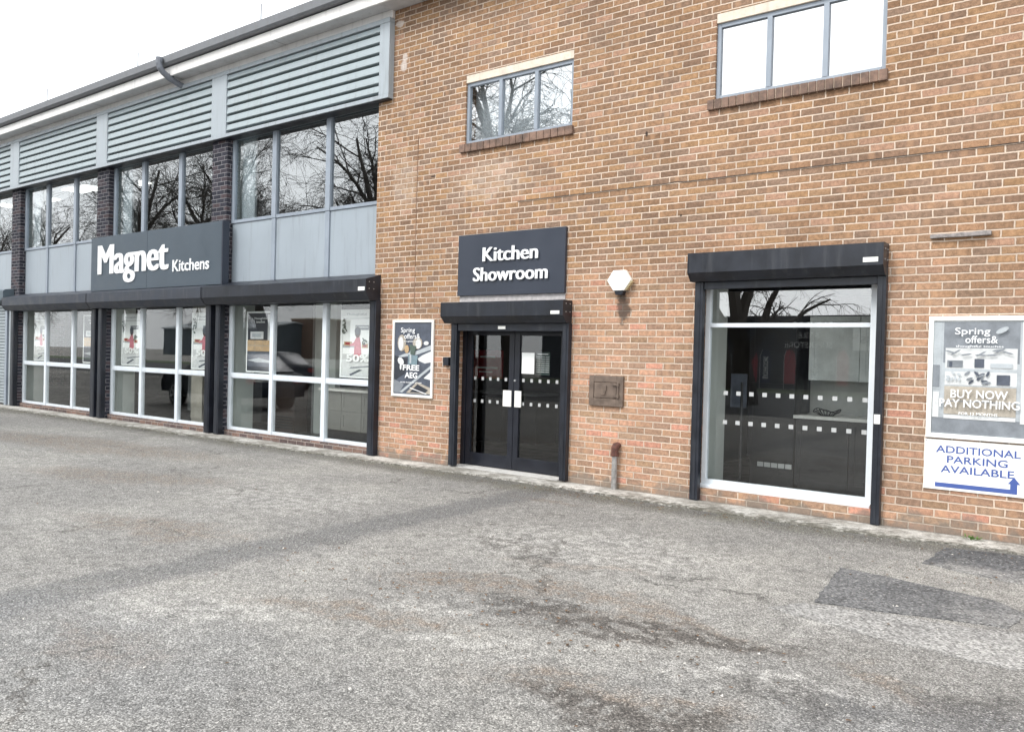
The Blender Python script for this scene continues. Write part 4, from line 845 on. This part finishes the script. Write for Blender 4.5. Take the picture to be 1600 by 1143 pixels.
# ================================================================ ACROSS THE CAR PARK (seen in the glass)
def make_tree_mesh(seed, h, spread, droop, tl=.42, r0=.36, KD=(5, 6, 6, 6, 4)):
    rnd = random.Random(seed); tv, tf, cv, cf = [], [], [], []
    def limb(V, F, pts, rs, n):
        k = len(V); prev = None
        for i, p in enumerate(pts):
            d = (pts[min(i + 1, len(pts) - 1)] - pts[max(i - 1, 0)]).normalized(); a = d.orthogonal().normalized() if prev is None else (prev - d * prev.dot(d)).normalized(); prev = a; b_ = d.cross(a)
            V += [tuple(p + (a * math.cos(6.2832 * q / n) + b_ * math.sin(6.2832 * q / n)) * rs[i]) for q in range(n)]
        F += [(k + i * n + q, k + i * n + (q + 1) % n, k + (i + 1) * n + (q + 1) % n, k + (i + 1) * n + q) for i in range(len(pts) - 1) for q in range(n)]
    def grow(p, d, L, r, depth):
        n = 6 if depth in (1, 2) else 4; pts = [p.copy()]; rs = [r]; q = p.copy(); dd = d.copy()
        for i in range(n):
            wob = Vector((rnd.gauss(0, 1), rnd.gauss(0, 1), rnd.gauss(0, .7))) * (.10 + .05 * depth)
            g_ = Vector((0, 0, .10 if depth < 2 else (-droop * (depth - 1.5) * .16)))
            dd = (dd + wob + g_).normalized(); q = q + dd * (L / n); pts.append(q.copy()); rs.append(max(.005, r * (1 - (.5 if depth < 1 else .72) * (i + 1) / n)))
        (limb(tv, tf, pts, rs, 8) if depth == 0 else limb(cv, cf, pts, rs, 5 if depth < 3 else 3))
        if depth >= 5 or r < .006: return
        kids = KD[depth]
        for k in range(kids):
            f = (.55 + .45 * (k + 1) / kids) if depth == 0 else rnd.uniform(.25, 1.); i = min(n, int(f * n)); b0 = pts[i]; dr_ = (pts[min(i + 1, n)] - pts[max(i - 1, 0)]).normalized()
            az = rnd.uniform(0, 6.283) if depth else 6.283 * k / kids + rnd.uniform(-.4, .4); o1 = dr_.orthogonal().normalized(); o2 = dr_.cross(o1); ang = rnd.uniform(.35, .95) * (spread if depth < 2 else 1)
            nd = dr_ * math.cos(ang) + (o1 * math.cos(az) + o2 * math.sin(az)) * math.sin(ang)
            grow(b0, nd, (L if depth else h * .42) * rnd.uniform(.5, .78) * (1.15 if depth == 0 else 1), max(.006, (r * rnd.uniform(.42, .62)) if depth == 0 else rs[i] * rnd.uniform(.45, .75)), depth + 1)
    grow(Vector((0, 0, -.1)), Vector((rnd.uniform(-.05, .05), rnd.uniform(-.05, .05), 1)), h * tl, r0, 0)
    ms = []
    for nm, V, F in (('trunk', tv, tf), ('crown', cv, cf)):
        me = bpy.data.meshes.new(nm); me.from_pydata(V, [], F); me.materials.append(M['bark']); ms.append(me)
    return ms
tm = [make_tree_mesh(3, 13, 1.1, .05), make_tree_mesh(11, 14, 1.15, .2), make_tree_mesh(5, 14, .8, .6, .2, .44, (4, 3, 4, 5, 3))]
TREES = [(-33.2, -15.7, 0, 20, .95), (-36, -13.6, 0, 140, .9), (-30.5, -20.5, 1, 200, 1.0), (-18.8, -15.8, 1, 130, 1.0), (-11.1, -19.6, 2, 300, .9), (-18.1, -34.2, 0, 75, 1.25), (-43, -13.6, 1, 10, .85), (-56, -13, 0, 250, .85)]
for i, (x, y, k, a, s) in enumerate(TREES):
    t = thing('bare_tree', 'bare winter tree standing across the car park', 'tree', (x, y, 0), 'bare trees across the car park')
    t.rotation_euler = (0, 0, R(a)); t.scale = (s * 1.2,) * 3
    for me in tm[k]: o = bpy.data.objects.new(me.name.split('.')[0], me); C.objects.link(o); o.parent = t
t = thing('superstore_building', 'low charcoal superstore facing the showroom across the car park', 'building', (-14, -39, 0))
MB().box(-34, 8, -52, -39, -.05, 4.0).build('wall', plain('charcoal_cladding', lin(62, 66, 74), .6), t); MB().box(-34.3, 8.3, -52.3, -38.7, 4.0, 4.25).build('roof', plain('dark_roof_edge', lin(40, 42, 46), .7), t)
MB().box(-17.5, -13.2, -38.99, -38.9, 2.2, 3.98).build('sign_board', plain('navy_board', lin(34, 38, 52), .5), t)
for body, d, e in (('BATHROOM', 3.5, 3.9), ('& TILE', 2.95, 3.3), ('SUPERSTORE', 2.4, 2.75)):
    a, c = (-16.0, -14.2) if body == '& TILE' else (-16.4, -13.7); a, c = (-15.6, -14.4) if body == '& TILE' else (a, c); text(body, a, c, d, e, -38.89, 'white', t, 'lettering', .02, .02, flip=True)
MB().box(-12.6, -7.5, -38.99, -38.9, 2.3, 3.5).build('sign_board', 'paper', t); text('BATHROOMS', -12.2, -8.0, 2.7, 3.1, -38.89, 'pic_dark', t, 'lettering', .0, .02, flip=True)
for x in (-24, -21, -12.4, -9.6): MB().box(x, x + 2.2, -38.99, -38.93, .2, 2.0).build('shop_window', plain('shop_glass', lin(120, 126, 132), .15), t)
flag_m = {'r': plain('red_flag_cloth', lin(170, 60, 72), .8), 'n': plain('navy_flag_cloth', lin(46, 56, 84), .8)}
for k, (x, c_, tx) in enumerate(((-19.7, 'r', ''), (-17.9, 'r', ''), (-17.1, 'n', 'BATHROOMS'), (-15.7, 'r', ''), (-14.3, 'n', 'BATHROOMS'), (-12.8, 'r', ''))):
    t = thing('feather_flag', ('red' if c_ == 'r' else 'navy') + ' feather flag planted in front of the superstore', 'flag', (x, -37.8, 0), 'feather flags by the superstore')
    MB().prism_y([(x - .3, .35), (x + .3, .35), (x + .34, 1.6), (x + .26, 2.05), (x + .05, 2.3), (x - .2, 2.2), (x - .3, 1.9)], -37.81, -37.79).build('cloth', flag_m[c_], t); tx and text(tx, x - .14, x + .16, .6, 1.85, -37.788, 'paper', t, 'lettering', .02, .004, flip=True, up=True); MB().tube([(x - .33, -37.8, 0), (x - .33, -37.8, 1.9), (x - .2, -37.8, 2.22)], .02, 6).build('pole', 'steel', t)
t = thing('shed_building', 'large slate gabled shed far across the car park', 'building', (-119, -83, 0))
MB().prism_x([(-90, -.1), (-76, -.1), (-76, 4.9), (-83, 6.2), (-90, 4.9)], -150, -119).build('wall', plain('slate_cladding', lin(74, 84, 92), .6), t); MB().prism_x([(-90.4, 4.92), (-83, 6.27), (-75.6, 4.92), (-75.6, 5.15), (-83, 6.5), (-90.4, 5.15)], -150.3, -118.6).build('roof', plain('pale_roof', lin(170, 176, 180), .6), t)
t = thing('brick_block', 'plain brown block building beside the gabled shed', 'building', (-115, -87, 0)); MB().box(-122, -114.5, -92, -84.6, -.1, 7.0).build('wall', 'sill_brick', t); MB().box(-122.1, -114.4, -92.1, -84.5, 7.0, 7.2).build('parapet', 'lintel', t)
# parked cars
def make_car(paint):
    t = thing('parked_car', 'dark hatchback parked beside the showroom out of frame', 'car', (0, 0, 0), 'cars in the car park')
    L = [(-2.1, .35), (-2.12, .62), (-1.95, .82), (-1.0, .95), (1.45, .98), (2.0, .92), (2.08, .6), (2.05, .35)]
    b = MB(); secs = [(-.86, .0), (-.8, .02), (.8, .02), (.86, .0)]; n = len(L); ws = (-.82, -.88, .88, .82)
    prof2 = [(x, z if .5 < z < .9 else z) for x, z in L]
    vs = []
    for yy, k in ((-.80, 0), (-.88, 1), (.88, 1), (.80, 0)):
        vs += [(x * (.985 if k == 0 else 1), yy, z) for x, z in prof2]
    fs = [(i, (i + 1) % n, r_ * n + n + (i + 1) % n, r_ * n + n + i) if r_ == 0 else (r_ * n + i, r_ * n + (i + 1) % n, (r_ + 1) * n + (i + 1) % n, (r_ + 1) * n + i) for r_ in range(3) for i in range(n)] + [tuple(range(n)), tuple(range(3 * n, 4 * n))]
    b.add(vs, fs); b.build('body', paint, t, .03, True)
    G = [(-1.05, .95), (-.35, 1.36), (.2, 1.45), (1.1, 1.42), (1.75, .97)]; c_ = MB(); k = len(G)
    c_.add([(x, -.80 + (z - .95) * .36, z) for x, z in G] + [(x, .80 - (z - .95) * .36, z) for x, z in G], [(i, (i + 1) % k, k + (i + 1) % k, k + i) for i in range(k)] + [tuple(range(k)), tuple(range(k, 2 * k))]); c_.build('cabin', paint, t, .02, True)
    for s_ in (-1, 1):
        w_ = MB(); yy = lambda z: s_ * (.808 - (z - .95) * .36)
        for q in ([(-.85, 1.0), (-.3, 1.31), (.2, 1.38), (.2, 1.0)], [(.27, 1.0), (.27, 1.38), (1.02, 1.35), (1.45, 1.0)]): w_.add([(x, yy(z), z) for x, z in q], [(0, 1, 2, 3)])
        w_.build('side_window', plain('car_glass', (.02, .022, .025), .08), t)
        for x in (-1.3, 1.3):
            wh = MB().tube([(x, s_ * .89, .32), (x, s_ * .70, .32)], .32, 24).build('wheel', plain('tyre_rubber', (.02, .02, .02), .8), t); rm = MB()
            for j_ in range(5):
                a = 6.283 * j_ / 5; rm.tube([(x, s_ * .897, .32), (x + .2 * math.cos(a), s_ * .897, .32 + .2 * math.sin(a))], .028, 6)
            rm.tube([(x + .205 * math.cos(a), s_ * .895, .32 + .205 * math.sin(a)) for a in np.linspace(0, 6.2832, 25)], .018, 6); rm.build('rim', 'steel', wh)
        MB().box(-2.13, -2.0, s_ * .6 - .16, s_ * .6 + .16, .64, .76).build('headlight', 'white_plastic', t, .02); MB().box(1.98, 2.1, s_ * .66 - .12, s_ * .66 + .12, .7, .86).build('tail_light', 'pic_red', t, .02)
    return t
car = make_car(plain('dark_blue_paint', lin(40, 46, 58), .2, .3)); car.location = (-18.9, -3.9, 0); car.rotation_euler = (0, 0, R(4))

car3 = copy_tree(car); car3.location = (-27, -11, 0); car3.rotation_euler = (0, 0, R(10)); car3['label'] = 'dark hatchback parked under the bare trees'
